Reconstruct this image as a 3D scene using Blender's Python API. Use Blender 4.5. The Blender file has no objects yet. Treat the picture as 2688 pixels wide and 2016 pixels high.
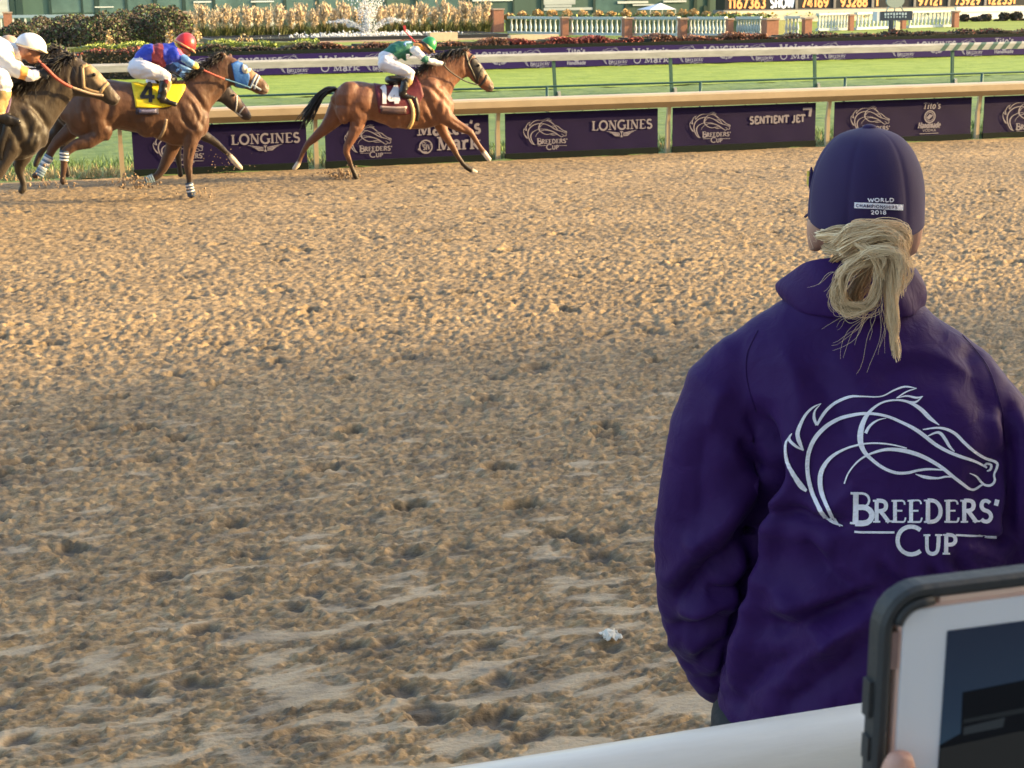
import bpy, bmesh, math, random
import numpy as np
from mathutils import Vector, Matrix
from mathutils.bvhtree import BVHTree
random.seed(7); RNG = np.random.default_rng(7)
SC = bpy.context.scene
COL = SC.collection
R = math.radians

# ------------------------------------------------------------------ camera
CAM_H, YAW, PITCH, ROLL, FPX = 2.676, .2996, .2401, .0132, 4180.0   # FPX: focal length in pixels of a 2688 x 2016 picture
_fw = np.array([math.sin(YAW)*math.cos(PITCH), math.cos(YAW)*math.cos(PITCH), -math.sin(PITCH)])
_rt = np.array([math.cos(YAW), -math.sin(YAW), 0.0]); _up = np.cross(_rt, _fw)
_cx = _rt*math.cos(ROLL) - _up*math.sin(ROLL)
_cy = _up*math.cos(ROLL) + _rt*math.sin(ROLL)
_O = np.array([0.0, 0.0, CAM_H])
cam_d = bpy.data.cameras.new('camera'); cam = bpy.data.objects.new('camera', cam_d); COL.objects.link(cam)
m = Matrix.Identity(4)
for i in range(3):
    m[i][0] = _cx[i]; m[i][1] = _cy[i]; m[i][2] = -_fw[i]; m[i][3] = _O[i]
cam.matrix_world = m
cam_d.sensor_fit = 'HORIZONTAL'; cam_d.sensor_width = 36.0; cam_d.lens = FPX/2688*36
cam_d.clip_start = .05; cam_d.clip_end = 3000
cam_d.dof.use_dof = True; cam_d.dof.focus_distance = 3.2; cam_d.dof.aperture_fstop = 28.0
SC.camera = cam

# ------------------------------------------------------------------ sky and sun
SUN_E = 14.5; SUN_H = np.array([.98, -.20]); SUN_H = SUN_H/np.linalg.norm(SUN_H)
world = bpy.data.worlds.new('World'); SC.world = world; world.use_nodes = True
nt = world.node_tree; nt.nodes.clear()
sky = nt.nodes.new('ShaderNodeTexSky'); sky.sky_type = 'NISHITA'; sky.sun_disc = False
sky.sun_elevation = R(SUN_E); sky.sun_rotation = math.atan2(SUN_H[0], SUN_H[1])
sky.air_density = 1.0; sky.dust_density = 2.8; sky.ozone_density = .65
bg = nt.nodes.new('ShaderNodeBackground'); bg.inputs['Strength'].default_value = .15
wo = nt.nodes.new('ShaderNodeOutputWorld')
nt.links.new(sky.outputs[0], bg.inputs[0]); nt.links.new(bg.outputs[0], wo.inputs[0])
sun_d = bpy.data.lights.new('sun', 'SUN'); sun_d.energy = 3.4; sun_d.angle = R(.8); sun_d.color = (1.0, .70, .31)
sun = bpy.data.objects.new('sun', sun_d); COL.objects.link(sun)
sv = Vector((SUN_H[0]*math.cos(R(SUN_E)), SUN_H[1]*math.cos(R(SUN_E)), math.sin(R(SUN_E))))
sun.rotation_euler = sv.to_track_quat('Z', 'Y').to_euler(); sun.location = (60, -40, 30)
SC.view_settings.view_transform = 'Standard'; SC.view_settings.look = 'None'
SC.view_settings.gamma = 1.0; SC.view_settings.exposure = 1.94; SC.view_settings.use_curve_mapping = False
SC.cycles.max_bounces = 6; SC.cycles.transparent_max_bounces = 8

# ------------------------------------------------------------------ helpers: measuring
def ray(px, py):                       # direction through a point of the 2688 x 2016 photograph
    return _cx*(px-1344)/FPX - _cy*(py-1008)/FPX + _fw
def atY(px, py, Y):
    d = ray(px, py); return _O + d*(Y/d[1])
def atZ(px, py, z=0.0):
    d = ray(px, py); return _O + d*((z-CAM_H)/d[2])
def atD(px, py, depth):
    return _O + ray(px, py)*depth
def pxm(P):                            # photograph pixels per metre at a point
    return FPX/float(np.dot(np.asarray(P)-_O, _fw))

# ------------------------------------------------------------------ helpers: objects
def tag(o, label=None, cat=None, group=None, kind=None):
    if label: o['label'] = label
    if cat: o['category'] = cat
    if group: o['group'] = group
    if kind: o['kind'] = kind
    return o
def empty(name, loc, label, cat, group=None):
    o = bpy.data.objects.new(name, None); COL.objects.link(o); o.location = Vector([float(v) for v in loc])
    o.empty_display_size = .2
    return tag(o, label, cat, group)
def world_loc(o):
    v = Vector((0, 0, 0))
    while o: v = v + o.location; o = o.parent
    return v
def mesh_of(name, verts, faces, mats, midx=None, smooth=True):
    me = bpy.data.meshes.new(name)
    if isinstance(verts, np.ndarray): verts = verts.tolist()
    if isinstance(faces, np.ndarray): faces = faces.tolist()
    me.from_pydata(verts, [], faces)
    for mt in (mats if isinstance(mats, (list, tuple)) else [mats]): me.materials.append(mt)
    if midx is not None: me.polygons.foreach_set('material_index', np.asarray(midx, dtype=np.int32))
    me.polygons.foreach_set('use_smooth', np.full(len(me.polygons), smooth, dtype=bool))
    me.update(); return me
def mk(name, verts, faces, mats, parent=None, midx=None, smooth=True, loc=None):
    """one mesh object; verts are world coordinates"""
    v = np.asarray(verts, dtype=float)
    if parent is not None: off = np.array(world_loc(parent))
    elif loc is not None: off = np.array(loc, dtype=float)
    else:
        off = np.array([v[:, 0].mean(), v[:, 1].mean(), v[:, 2].min()])
    me = mesh_of(name, v-off, faces, mats, midx, smooth)
    o = bpy.data.objects.new(name, me); COL.objects.link(o)
    if parent is not None: o.parent = parent
    else: o.location = Vector([float(q) for q in off])
    return o
class MB:
    def __init__(s): s.v = []; s.f = []; s.m = []
    def add(s, verts, faces, mi=0):
        b = len(s.v); s.v.extend([tuple(float(c) for c in p) for p in verts])
        s.f.extend([tuple(b+i for i in f) for f in faces]); s.m.extend([mi]*len(faces)); return s
    def box(s, x0, x1, y0, y1, z0, z1, mi=0):
        v = [(x0,y0,z0),(x1,y0,z0),(x1,y1,z0),(x0,y1,z0),(x0,y0,z1),(x1,y0,z1),(x1,y1,z1),(x0,y1,z1)]
        return s.add(v, [(3,2,1,0),(4,5,6,7),(0,1,5,4),(1,2,6,5),(2,3,7,6),(3,0,4,7)], mi)
    def bar(s, a, b, w, d, mi=0, up=(0,0,1)):
        a = Vector(a); b = Vector(b); t = (b-a).normalized(); u = Vector(up)
        if abs(t.dot(u)) > .95: u = Vector((1,0,0))
        x = t.cross(u).normalized(); y = x.cross(t).normalized()
        v = [p + x*sx*w/2 + y*sy*d/2 for p in (a, b) for sx, sy in ((-1,-1),(1,-1),(1,1),(-1,1))]
        return s.add(v, [(3,2,1,0),(4,5,6,7),(0,1,5,4),(1,2,6,5),(2,3,7,6),(3,0,4,7)], mi)
    def tube(s, pts, rad, n=8, mi=0, cap=True):
        pts = [Vector([float(c) for c in p]) for p in pts]; k = len(pts)
        rad = [rad]*k if not hasattr(rad, '__len__') else rad
        vs = []; fs = []; prev = None
        for i, p in enumerate(pts):
            t = (pts[min(i+1, k-1)] - pts[max(i-1, 0)])
            t = t.normalized() if t.length > 1e-9 else Vector((0,0,1))
            if prev is None:
                x = t.orthogonal().normalized()
            else:
                x = (prev - t*prev.dot(t)); x = x.normalized() if x.length > 1e-6 else t.orthogonal().normalized()
            prev = x; y = t.cross(x)
            for j in range(n):
                a = 2*math.pi*j/n; vs.append(p + x*math.cos(a)*rad[i] + y*math.sin(a)*rad[i])
        for i in range(k-1):
            for j in range(n):
                fs.append((i*n+j, i*n+(j+1)%n, (i+1)*n+(j+1)%n, (i+1)*n+j))
        if cap: fs.append(tuple(range(n-1, -1, -1))); fs.append(tuple((k-1)*n+j for j in range(n)))
        return s.add(vs, fs, mi)
    def lathe(s, c, prof, n=12, mi=0):
        vs = []; fs = []
        for r, z in prof:
            for j in range(n):
                a = 2*math.pi*j/n; vs.append((c[0]+r*math.cos(a), c[1]+r*math.sin(a), c[2]+z))
        for i in range(len(prof)-1):
            for j in range(n): fs.append((i*n+j, i*n+(j+1)%n, (i+1)*n+(j+1)%n, (i+1)*n+j))
        fs.append(tuple(range(n-1, -1, -1))); fs.append(tuple((len(prof)-1)*n+j for j in range(n)))
        return s.add(vs, fs, mi)
    def obj(s, name, mats, parent=None, smooth=False, loc=None):
        return mk(name, s.v, s.f, mats, parent, s.m, smooth, loc)
def copy_tree(o, parent=None):
    c = o.copy(); COL.objects.link(c); c.parent = parent
    for ch in list(o.children): copy_tree(ch, c)
    return c

# ------------------------------------------------------------------ helpers: materials
def mat(name, col, rough=.6, var=0.0, scale=8.0, bump=0.0, bscale=40.0, metal=0.0, spec=.5, sheen=0.0, coat=0.0, emit=None, es=0.0, island=0.0, attr=None, stretch=None, trans=0.0, alpha=1.0):
    mt = bpy.data.materials.new(name); mt.use_nodes = True; t = mt.node_tree; n = t.nodes; l = t.links
    b = n['Principled BSDF']
    b.inputs['Roughness'].default_value = rough; b.inputs['Metallic'].default_value = metal
    b.inputs['Specular IOR Level'].default_value = spec
    if sheen: b.inputs['Sheen Weight'].default_value = sheen
    if coat: b.inputs['Coat Weight'].default_value = coat; b.inputs['Coat Roughness'].default_value = .25
    if trans: b.inputs['Transmission Weight'].default_value = trans
    if alpha < 1: b.inputs['Alpha'].default_value = alpha
    out = None
    if attr:
        a = n.new('ShaderNodeAttribute'); a.attribute_name = attr; out = a.outputs['Color']
    tc = n.new('ShaderNodeTexCoord'); vec = tc.outputs['Object']
    if stretch:
        mp = n.new('ShaderNodeMapping'); mp.inputs['Scale'].default_value = stretch; l.new(vec, mp.inputs[0]); vec = mp.outputs[0]
    def base():
        nonlocal out
        if out is None:
            c = n.new('ShaderNodeRGB'); c.outputs[0].default_value = (*col, 1); out = c.outputs[0]
        return out
    def mult(fac_socket, lo, hi):
        nonlocal out
        r = n.new('ShaderNodeMapRange'); r.inputs['To Min'].default_value = lo; r.inputs['To Max'].default_value = hi
        l.new(fac_socket, r.inputs['Value'])
        v = n.new('ShaderNodeVectorMath'); v.operation = 'SCALE'; l.new(base(), v.inputs[0]); l.new(r.outputs[0], v.inputs['Scale'])
        out = v.outputs[0]
    if var:
        no = n.new('ShaderNodeTexNoise'); no.inputs['Scale'].default_value = scale; no.inputs['Detail'].default_value = 6; no.inputs['Roughness'].default_value = .62
        l.new(vec, no.inputs['Vector']); 
        r0 = n.new('ShaderNodeMapRange'); r0.inputs['From Min'].default_value = .28; r0.inputs['From Max'].default_value = .72
        l.new(no.outputs['Fac'], r0.inputs['Value'])
        mult(r0.outputs[0], 1-var, 1+var)
    if island:
        g = n.new('ShaderNodeNewGeometry'); mult(g.outputs['Random Per Island'], 1-island, 1+island)
    l.new(base(), b.inputs['Base Color'])
    if bump:
        nb = n.new('ShaderNodeTexNoise'); nb.inputs['Scale'].default_value = bscale; nb.inputs['Detail'].default_value = 5
        l.new(vec, nb.inputs['Vector'])
        bp = n.new('ShaderNodeBump'); bp.inputs['Strength'].default_value = bump; bp.inputs['Distance'].default_value = .02
        l.new(nb.outputs['Fac'], bp.inputs['Height']); l.new(bp.outputs[0], b.inputs['Normal'])
    if emit:
        b.inputs['Emission Color'].default_value = (*emit, 1); b.inputs['Emission Strength'].default_value = es
    return mt
def srgb(r, g, b):
    f = lambda c: (c/255/12.92) if c/255 <= .04045 else ((c/255+.055)/1.055)**2.4
    return (f(r), f(g), f(b))

# ------------------------------------------------------------------ helpers: noise on arrays
_perm = np.concatenate([RNG.permutation(1024)]*3)
_ga = RNG.random(1024)*2*np.pi; _gx, _gy = np.cos(_ga), np.sin(_ga)
def perlin(x, y):
    xi = np.floor(x).astype(np.int64); yi = np.floor(y).astype(np.int64); xf = x-xi; yf = y-yi
    u = xf*xf*xf*(xf*(xf*6-15)+10); v = yf*yf*yf*(yf*(yf*6-15)+10)
    def g(ix, iy, dx, dy):
        h = _perm[(_perm[ix & 1023] + (iy & 1023))]; return _gx[h]*dx + _gy[h]*dy
    a = g(xi, yi, xf, yf); b = g(xi+1, yi, xf-1, yf); c = g(xi, yi+1, xf, yf-1); d = g(xi+1, yi+1, xf-1, yf-1)
    return ((a+(b-a)*u) + ((c+(d-c)*u)-(a+(b-a)*u))*v)*1.5
def fbm(x, y, o=3):
    s = 0; a = 1.0
    for i in range(o): s = s + a*perlin(x*2**i+17.3*i, y*2**i+9.1*i); a *= .5
    return s
def sstep(a, b, x):
    t = np.clip((x-a)/(b-a), 0, 1); return t*t*(3-2*t)

# ------------------------------------------------------------------ lettering: stroke alphabet (cap height 1)
def _arc(cx, cy, rx, ry, a0, a1, n=9):
    return [(cx+rx*math.cos(R(a0+(a1-a0)*i/n)), cy+ry*math.sin(R(a0+(a1-a0)*i/n))) for i in range(n+1)]
GLY = {   # strokes: (points, thick?, serif ends)
'A': (.74, [([(.06,0),(.36,1)],0,'s'), ([(.36,1),(.68,0)],1,'e'), ([(.17,.33),(.56,.33)],0,'')]),
'B': (.68, [([(.15,0),(.15,1)],1,'b'), ([(.15,.97)]+_arc(.34,.75,.21,.22,90,-90)+[(.15,.53)],0,''), ([(.15,.53)]+_arc(.37,.28,.26,.25,90,-90)+[(.15,.03)],1,'')]),
'C': (.74, [(_arc(.43,.5,.36,.48,48,312,16),1,'')]),
'D': (.78, [([(.15,0),(.15,1)],1,'b'), ([(.15,.97)]+_arc(.32,.5,.37,.47,90,-90,12)+[(.15,.03)],1,'')]),
'E': (.62, [([(.15,0),(.15,1)],1,'b'), ([(.15,.97),(.54,.97),(.56,.80)],0,''), ([(.15,.52),(.46,.52)],0,''), ([(.15,.03),(.56,.03),(.60,.22)],0,'')]),
'F': (.58, [([(.15,0),(.15,1)],1,'b'), ([(.15,.97),(.54,.97)],0,''), ([(.15,.5),(.46,.5)],0,'')]),
'G': (.80, [(_arc(.43,.5,.37,.48,50,335,16),1,''), ([(.70,.42),(.70,.1)],1,'s')]),
'H': (.78, [([(.14,0),(.14,1)],1,'b'), ([(.64,0),(.64,1)],1,'b'), ([(.14,.5),(.64,.5)],0,'')]),
'I': (.32, [([(.16,0),(.16,1)],1,'b')]),
'J': (.46, [([(.32,1),(.32,.2)]+_arc(.16,.2,.16,.2,0,-150,6),1,'s')]),
'K': (.74, [([(.14,0),(.14,1)],1,'b'), ([(.66,1),(.18,.45)],0,'s'), ([(.28,.55),(.70,0)],1,'e')]),
'L': (.60, [([(.15,0),(.15,1)],1,'b'), ([(.15,.03),(.56,.03),(.58,.24)],0,'')]),
'M': (.94, [([(.13,0),(.15,1)],0,'b'), ([(.15,1),(.45,.05)],1,''), ([(.45,.05),(.76,1)],0,''), ([(.77,1),(.79,0)],1,'b')]),
'N': (.80, [([(.14,0),(.14,1)],0,'b'), ([(.14,1),(.66,0)],1,''), ([(.66,0),(.66,1)],0,'e')]),
'O': (.84, [(_arc(.42,.5,.36,.48,0,360,20),1,'')]),
'P': (.62, [([(.15,0),(.15,1)],1,'b'), ([(.15,.97)]+_arc(.33,.72,.23,.25,90,-90)+[(.15,.47)],1,'')]),
'R': (.70, [([(.15,0),(.15,1)],1,'b'), ([(.15,.97)]+_arc(.33,.74,.22,.23,90,-90)+[(.15,.51)],1,''), ([(.32,.5),(.66,.02)],1,'e')]),
'S': (.58, [(_arc(.29,.74,.20,.22,30,270,10)+_arc(.29,.27,.22,.25,90,-150,10),1,'')]),
'T': (.66, [([(.33,0),(.33,1)],1,'s'), ([(.05,.8),(.05,.97),(.61,.97),(.61,.8)],0,'')]),
'U': (.78, [([(.14,1),(.14,.35)]+_arc(.39,.32,.25,.30,180,360,10)+[(.64,1)],1,'b')]),
'V': (.72, [([(.06,1),(.36,0)],1,'s'), ([(.36,0),(.66,1)],0,'e')]),
'W': (1.0, [([(.05,1),(.28,0)],1,'s'), ([(.28,0),(.5,.9)],0,''), ([(.5,.9),(.73,0)],1,''), ([(.73,0),(.95,1)],0,'e')]),
'0': (.64, [(_arc(.31,.5,.24,.48,0,360,18),1,'')]),
'1': (.42, [([(.08,.80),(.24,.97),(.24,0)],1,'')]),
'2': (.62, [(_arc(.3,.72,.22,.25,165,-30,9)+[(.08,.03),(.55,.03)],1,'')]),
'3': (.60, [(_arc(.28,.75,.2,.22,150,-90,9),1,''), (_arc(.28,.27,.23,.25,90,-150,10),1,'')]),
'4': (.68, [([(.46,0),(.46,1),(.06,.28),(.64,.28)],1,'')]),
'5': (.60, [([(.52,.97),(.14,.97),(.11,.55)]+_arc(.28,.32,.24,.28,120,-150,10),1,'')]),
'6': (.62, [(_arc(.32,.3,.22,.28,0,360,14),1,''), ([(.10,.3),(.16,.65),(.45,1)],1,'')]),
'7': (.58, [([(.06,.97),(.52,.97),(.2,0)],1,'')]),
'8': (.62, [(_arc(.3,.75,.19,.22,0,360,12),1,''), (_arc(.3,.27,.23,.26,0,360,14),1,'')]),
'9': (.62, [(_arc(.3,.7,.22,.27,0,360,14),1,''), ([(.52,.7),(.46,.3),(.2,0)],1,'')]),
"'": (.24, [([(.14,1),(.07,.74)],1,'')]),
'a': (.56, [(_arc(.24,.2,.17,.2,0,360,12),1,''), ([(.1,.62),(.26,.7),(.42,.6),(.42,0)],1,'e')]),
'd': (.62, [(_arc(.26,.34,.2,.33,0,360,14),1,''), ([(.48,0),(.48,1)],1,'b')]),
'e': (.56, [([(.09,.37),(.46,.37)]+_arc(.27,.35,.2,.33,5,310,14),1,'')]),
'k': (.64, [([(.13,0),(.13,1)],1,'b'), ([(.54,.68),(.17,.3)],0,'s'), ([(.26,.4),(.58,0)],1,'e')]),
'm': (.92, [([(.12,0),(.12,.68)],1,'b'), ([(.12,.5)]+_arc(.29,.5,.16,.18,150,0,6)+[(.45,0)],1,'e'), ([(.45,.5)]+_arc(.62,.5,.16,.18,150,0,6)+[(.78,0)],1,'e')]),
'n': (.64, [([(.12,0),(.12,.68)],1,'b'), ([(.12,.5)]+_arc(.31,.47,.18,.21,150,0,6)+[(.5,0)],1,'e')]),
'o': (.58, [(_arc(.28,.34,.21,.33,0,360,14),1,'')]),
'r': (.48, [([(.13,0),(.13,.68)],1,'b'), ([(.13,.45),(.26,.66),(.44,.62)],1,'')]),
's': (.46, [(_arc(.22,.51,.14,.16,30,270,8)+_arc(.22,.19,.16,.18,90,-150,8),1,'')]),
'i': (.30, [([(.14,0),(.14,.66)],1,'b'), ([(.14,.84),(.14,.95)],1,'')]),
't': (.40, [([(.18,.92),(.18,.12),(.34,.02)],1,''), ([(.04,.66),(.34,.66)],0,'')]),
' ': (.35, []),
}
def resample(pts, step):
    p = np.asarray(pts, float); d = np.r_[0, np.cumsum(np.linalg.norm(np.diff(p[:, :2], axis=0), axis=1))]
    n = max(2, int(math.ceil(d[-1]/step))+1); t = np.linspace(0, d[-1], n)
    return np.stack([np.interp(t, d, p[:, k]) for k in range(p.shape[1])], 1)
def smooth_curve(pts, n=6):
    """Catmull-Rom through points of any dimension"""
    p = np.asarray(pts, float); k = len(p); out = []
    for i in range(k-1):
        p0, p1, p2, p3 = p[max(i-1, 0)], p[i], p[i+1], p[min(i+2, k-1)]
        for j in range(n):
            t = j/n
            out.append(.5*((2*p1)+(-p0+p2)*t+(2*p0-5*p1+4*p2-p3)*t*t+(-p0+3*p1-3*p2+p3)*t**3))
    out.append(p[-1]); return np.array(out)
def ribbon(pts, hw):
    """quad strip of half widths hw along 2-D points -> (verts, faces)"""
    p = np.asarray(pts, float)[:, :2]; k = len(p); hw = np.broadcast_to(np.asarray(hw, float), (k,))
    t = np.gradient(p, axis=0); t /= np.maximum(np.linalg.norm(t, axis=1, keepdims=True), 1e-9)
    nn = np.stack([-t[:, 1], t[:, 0]], 1)
    v = np.empty((2*k, 2)); v[0::2] = p+nn*hw[:, None]; v[1::2] = p-nn*hw[:, None]
    return v, [(2*i, 2*i+1, 2*i+3, 2*i+2) for i in range(k-1)]
def text_strokes(s, x, y, h, serif=True, thick=.16, thin=.075, sx=1.0, small=None, slant=0.0, gap=.06):
    """list of (pts, halfwidths) in the plane; returns strokes and end x. small: cap height of letters after the first of each word"""
    out = []; first = True
    for ch in s:
        hh = h if (small is None or first or ch == "'") else h*small
        first = ch == ' '
        adv, st = GLY.get(ch, GLY[' '])
        for pts, th, se in st:
            w = (thick if th or not serif else thin)*hh/2
            p = [(x+(a*sx+slant*b)*hh, y+b*hh + ((h-hh) if ch == "'" else 0)) for a, b in pts]
            out.append((resample(p, hh*.12), w))
            if serif and se:
                for e in ([p[0]] if 's' in se or 'b' in se else []) + ([p[-1]] if 'e' in se or 'b' in se else []):
                    yy = e[1] + (thin*hh/2 if e[1] < y+hh*.5 else -thin*hh/2)
                    out.append((np.array([(e[0]-.15*hh*sx, yy), (e[0], yy), (e[0]+.15*hh*sx, yy)]), thin*hh/2))
        x += (adv+gap)*hh*sx
    return out, x
def text_width(s, h, sx=1.0, small=None, gap=.06):
    return text_strokes(s, 0, 0, h, sx=sx, small=small, gap=gap)[1]
def fit_text(s, x0, x1, y, h, **kw):
    kw = dict(kw); w = text_width(s, h, 1.0, kw.get('small'), kw.get('gap', .06)); kw['sx'] = (x1-x0)/max(w, 1e-6)
    return text_strokes(s, x0, y, h, **kw)[0]
# horse-head emblem: strokes traced in a 2212 x 1625 drawing (y down), with full widths
EMB = [
 ([(1330,125),(1240,112),(1150,140),(1060,185),(990,195),(880,190),(800,190),(720,215),(640,260),(570,330),(512,425)], [4,14,12,10,9,12,20,24,24,26,20]),
 ([(512,425),(490,370),(495,310),(545,250)], [20,24,14,4]),
 ([(545,250),(480,280),(420,340),(375,430),(355,500),(372,570),(402,628)], [4,16,22,28,34,34,10]),
 ([(402,628),(335,592),(290,540),(312,493)], [8,22,22,5]),
 ([(312,493),(270,560),(264,640),(282,740),(330,840),(385,920),(430,960)], [5,14,18,26,36,46,22]),
 ([(1330,125),(1255,150),(1205,178),(1165,205)], [5,10,10,8]),
 ([(1165,205),(1250,188),(1330,203),(1380,190)], [5,12,16,4]),
 ([(1380,190),(1345,222),(1310,240),(1250,230)], [4,12,16,6]),
 ([(730,1255),(645,1225),(565,1150),(495,1020),(450,880),(434,760),(448,640),(502,525),(592,432),(700,372),(800,344),(900,330),(1000,336),(1100,358),(1200,400),(1300,450),(1390,510),(1480,580),(1570,632),(1680,678),(1800,718),(1900,770)], [8,24,30,34,36,36,36,36,34,30,28,24,22,22,24,28,32,30,28,26,22,16]),
 ([(705,1262),(645,1180),(585,1060),(548,930),(550,820),(592,732),(660,665),(760,615),(860,585),(960,572),(1060,575),(1160,590),(1250,612)], [8,26,32,38,38,32,26,18,15,13,13,12,10]),
 ([(1515,425),(1440,370),(1370,300),(1290,247),(1200,222),(1110,225),(1030,250),(960,302),(910,370),(878,460),(872,560),(902,640),(960,702),(1050,770),(1150,812),(1250,815),(1340,795),(1440,785),(1570,795)], [5,32,32,24,15,14,16,24,36,46,46,36,28,26,24,22,20,18,8]),
 ([(1080,368),(1010,385),(950,430),(915,490)], [5,14,20,26]),
 ([(742,905),(772,820),(830,742),(900,685),(1000,642),(1100,622),(1220,632),(1330,662),(1440,712),(1540,775),(1620,840),(1700,902),(1760,947),(1800,950),(1850,920),(1880,905)], [10,12,14,16,20,26,34,34,32,30,28,26,22,20,16,10]),
 ([(1320,825),(1400,850),(1500,858),(1570,845),(1650,850)], [5,26,16,14,6]),
 ([(1760,818),(1810,840),(1850,885),(1890,915),(1940,915),(1968,880),(1962,830),(1982,780),(1988,740),(1955,715),(1880,690),(1800,640),(1720,570),(1650,500),(1580,462),(1500,448),(1380,462)], [6,14,18,20,20,18,16,18,20,22,24,24,26,26,22,16,8]),
 ([(1420,515),(1490,485),(1530,495),(1570,550),(1600,600),(1640,640)], [8,18,26,26,22,8]),
 ([(1880,760),(1900,738),(1940,750),(1932,790),(1905,800)], [10,18,20,18,10]),
]
def emblem_strokes(words=True):
    """strokes in drawing units (y down)"""
    out = []
    for pts, w in EMB:
        q = smooth_curve(np.c_[np.array(pts, float), np.array(w, float)], 5)
        out.append((q[:, :2], q[:, 2]/2))
    if words:
        def fl(st, base):   # y up letters -> y down drawing
            return [(np.c_[p[:, 0], 2*base-p[:, 1]], w) for p, w in st]
        out += fl(text_strokes('B', 790, 1235, 262, thick=.17, thin=.07, sx=1.08)[0], 1235)
        out += fl(fit_text('REEDERS', 975, 1962, 1222, 186, thick=.17, thin=.075), 1222)
        out += fl(text_strokes("'", 1965, 1225, 190, thick=.18)[0], 1225)
        out += fl(text_strokes('C', 1150, 1488, 240, thick=.14, sx=1.32)[0], 1488)
        out += fl(fit_text('UP', 1390, 1668, 1482, 165, thick=.18, thin=.08), 1482)
        out.append((resample([(825,1298),(1148,1301)], 40), 8)); out.append((resample([(1650,1325),(1985,1341)], 40), 8))
    return out
def flat_strokes(strokes, fn, lift=.0006):
    """strokes -> verts/faces through fn(u, v, k) with each stroke a hair above the one before"""
    V = []; F = []
    for k, (p, w) in enumerate(strokes):
        v, f = ribbon(p, w); b = len(V)
        V += [fn(a, c, (k % 12)*lift) for a, c in v]; F += [tuple(b+i for i in q) for q in f]
    return V, F

# ------------------------------------------------------------------ materials
M = {}
M['cream'] = mat('cream_rail_paint', (.46,.36,.23), .45, .10, 3.0)
M['white'] = mat('white_rail_paint', (.36,.36,.35), .55, .22, 2.2, stretch=(1,4,4))
M['greenpost'] = mat('dark_green_paint', (.05,.115,.095), .45, .15, 5)
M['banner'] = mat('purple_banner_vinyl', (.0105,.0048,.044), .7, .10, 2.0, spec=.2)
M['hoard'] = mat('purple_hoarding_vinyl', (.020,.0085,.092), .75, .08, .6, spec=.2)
M['print'] = mat('pale_lilac_print', (.27,.245,.29), .6)
M['printb'] = mat('pale_blue_print', (.23,.23,.36), .6)
M['skirt'] = mat('dark_green_skirt_board', (.009,.015,.013), .8, .2, 4, spec=.15)
M['brick'] = mat('red_brick', (.30,.13,.085), .8, .22, 6)
M['stone'] = mat('pale_stone', (.55,.42,.30), .8, .12, 4)
M['bal'] = mat('pale_blue_white_paint', (.42,.48,.50), .6, .06, 2)
M['concrete'] = mat('apron_concrete', (.28,.27,.25), .85, .15, 2, .3, 20)

# ------------------------------------------------------------------ the ground
def grid_faces(nr, nc):
    i = np.arange(nr-1)[:, None]*nc + np.arange(nc-1)[None, :]
    i = i.ravel(); return np.stack([i, i+1, i+nc+1, i+nc], 1)
def big_mesh(name, co, faces, mt, attr=None):
    me = bpy.data.meshes.new(name); nv = len(co); nf = len(faces)
    me.vertices.add(nv); me.vertices.foreach_set('co', co.astype(np.float32).ravel())
    me.loops.add(nf*4); me.loops.foreach_set('vertex_index', faces.astype(np.int32).ravel())
    me.polygons.add(nf); me.polygons.foreach_set('loop_start', np.arange(0, nf*4, 4, dtype=np.int32))
    me.polygons.foreach_set('use_smooth', np.ones(nf, dtype=bool))
    me.materials.append(mt)
    if attr is not None:
        for an, av in attr.items():
            a = me.attributes.new(an, 'FLOAT', 'POINT'); a.data.foreach_set('value', av.astype(np.float32).ravel())
    me.update(calc_edges=True); me.validate()
    o = bpy.data.objects.new(name, me); COL.objects.link(o); return o

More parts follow.
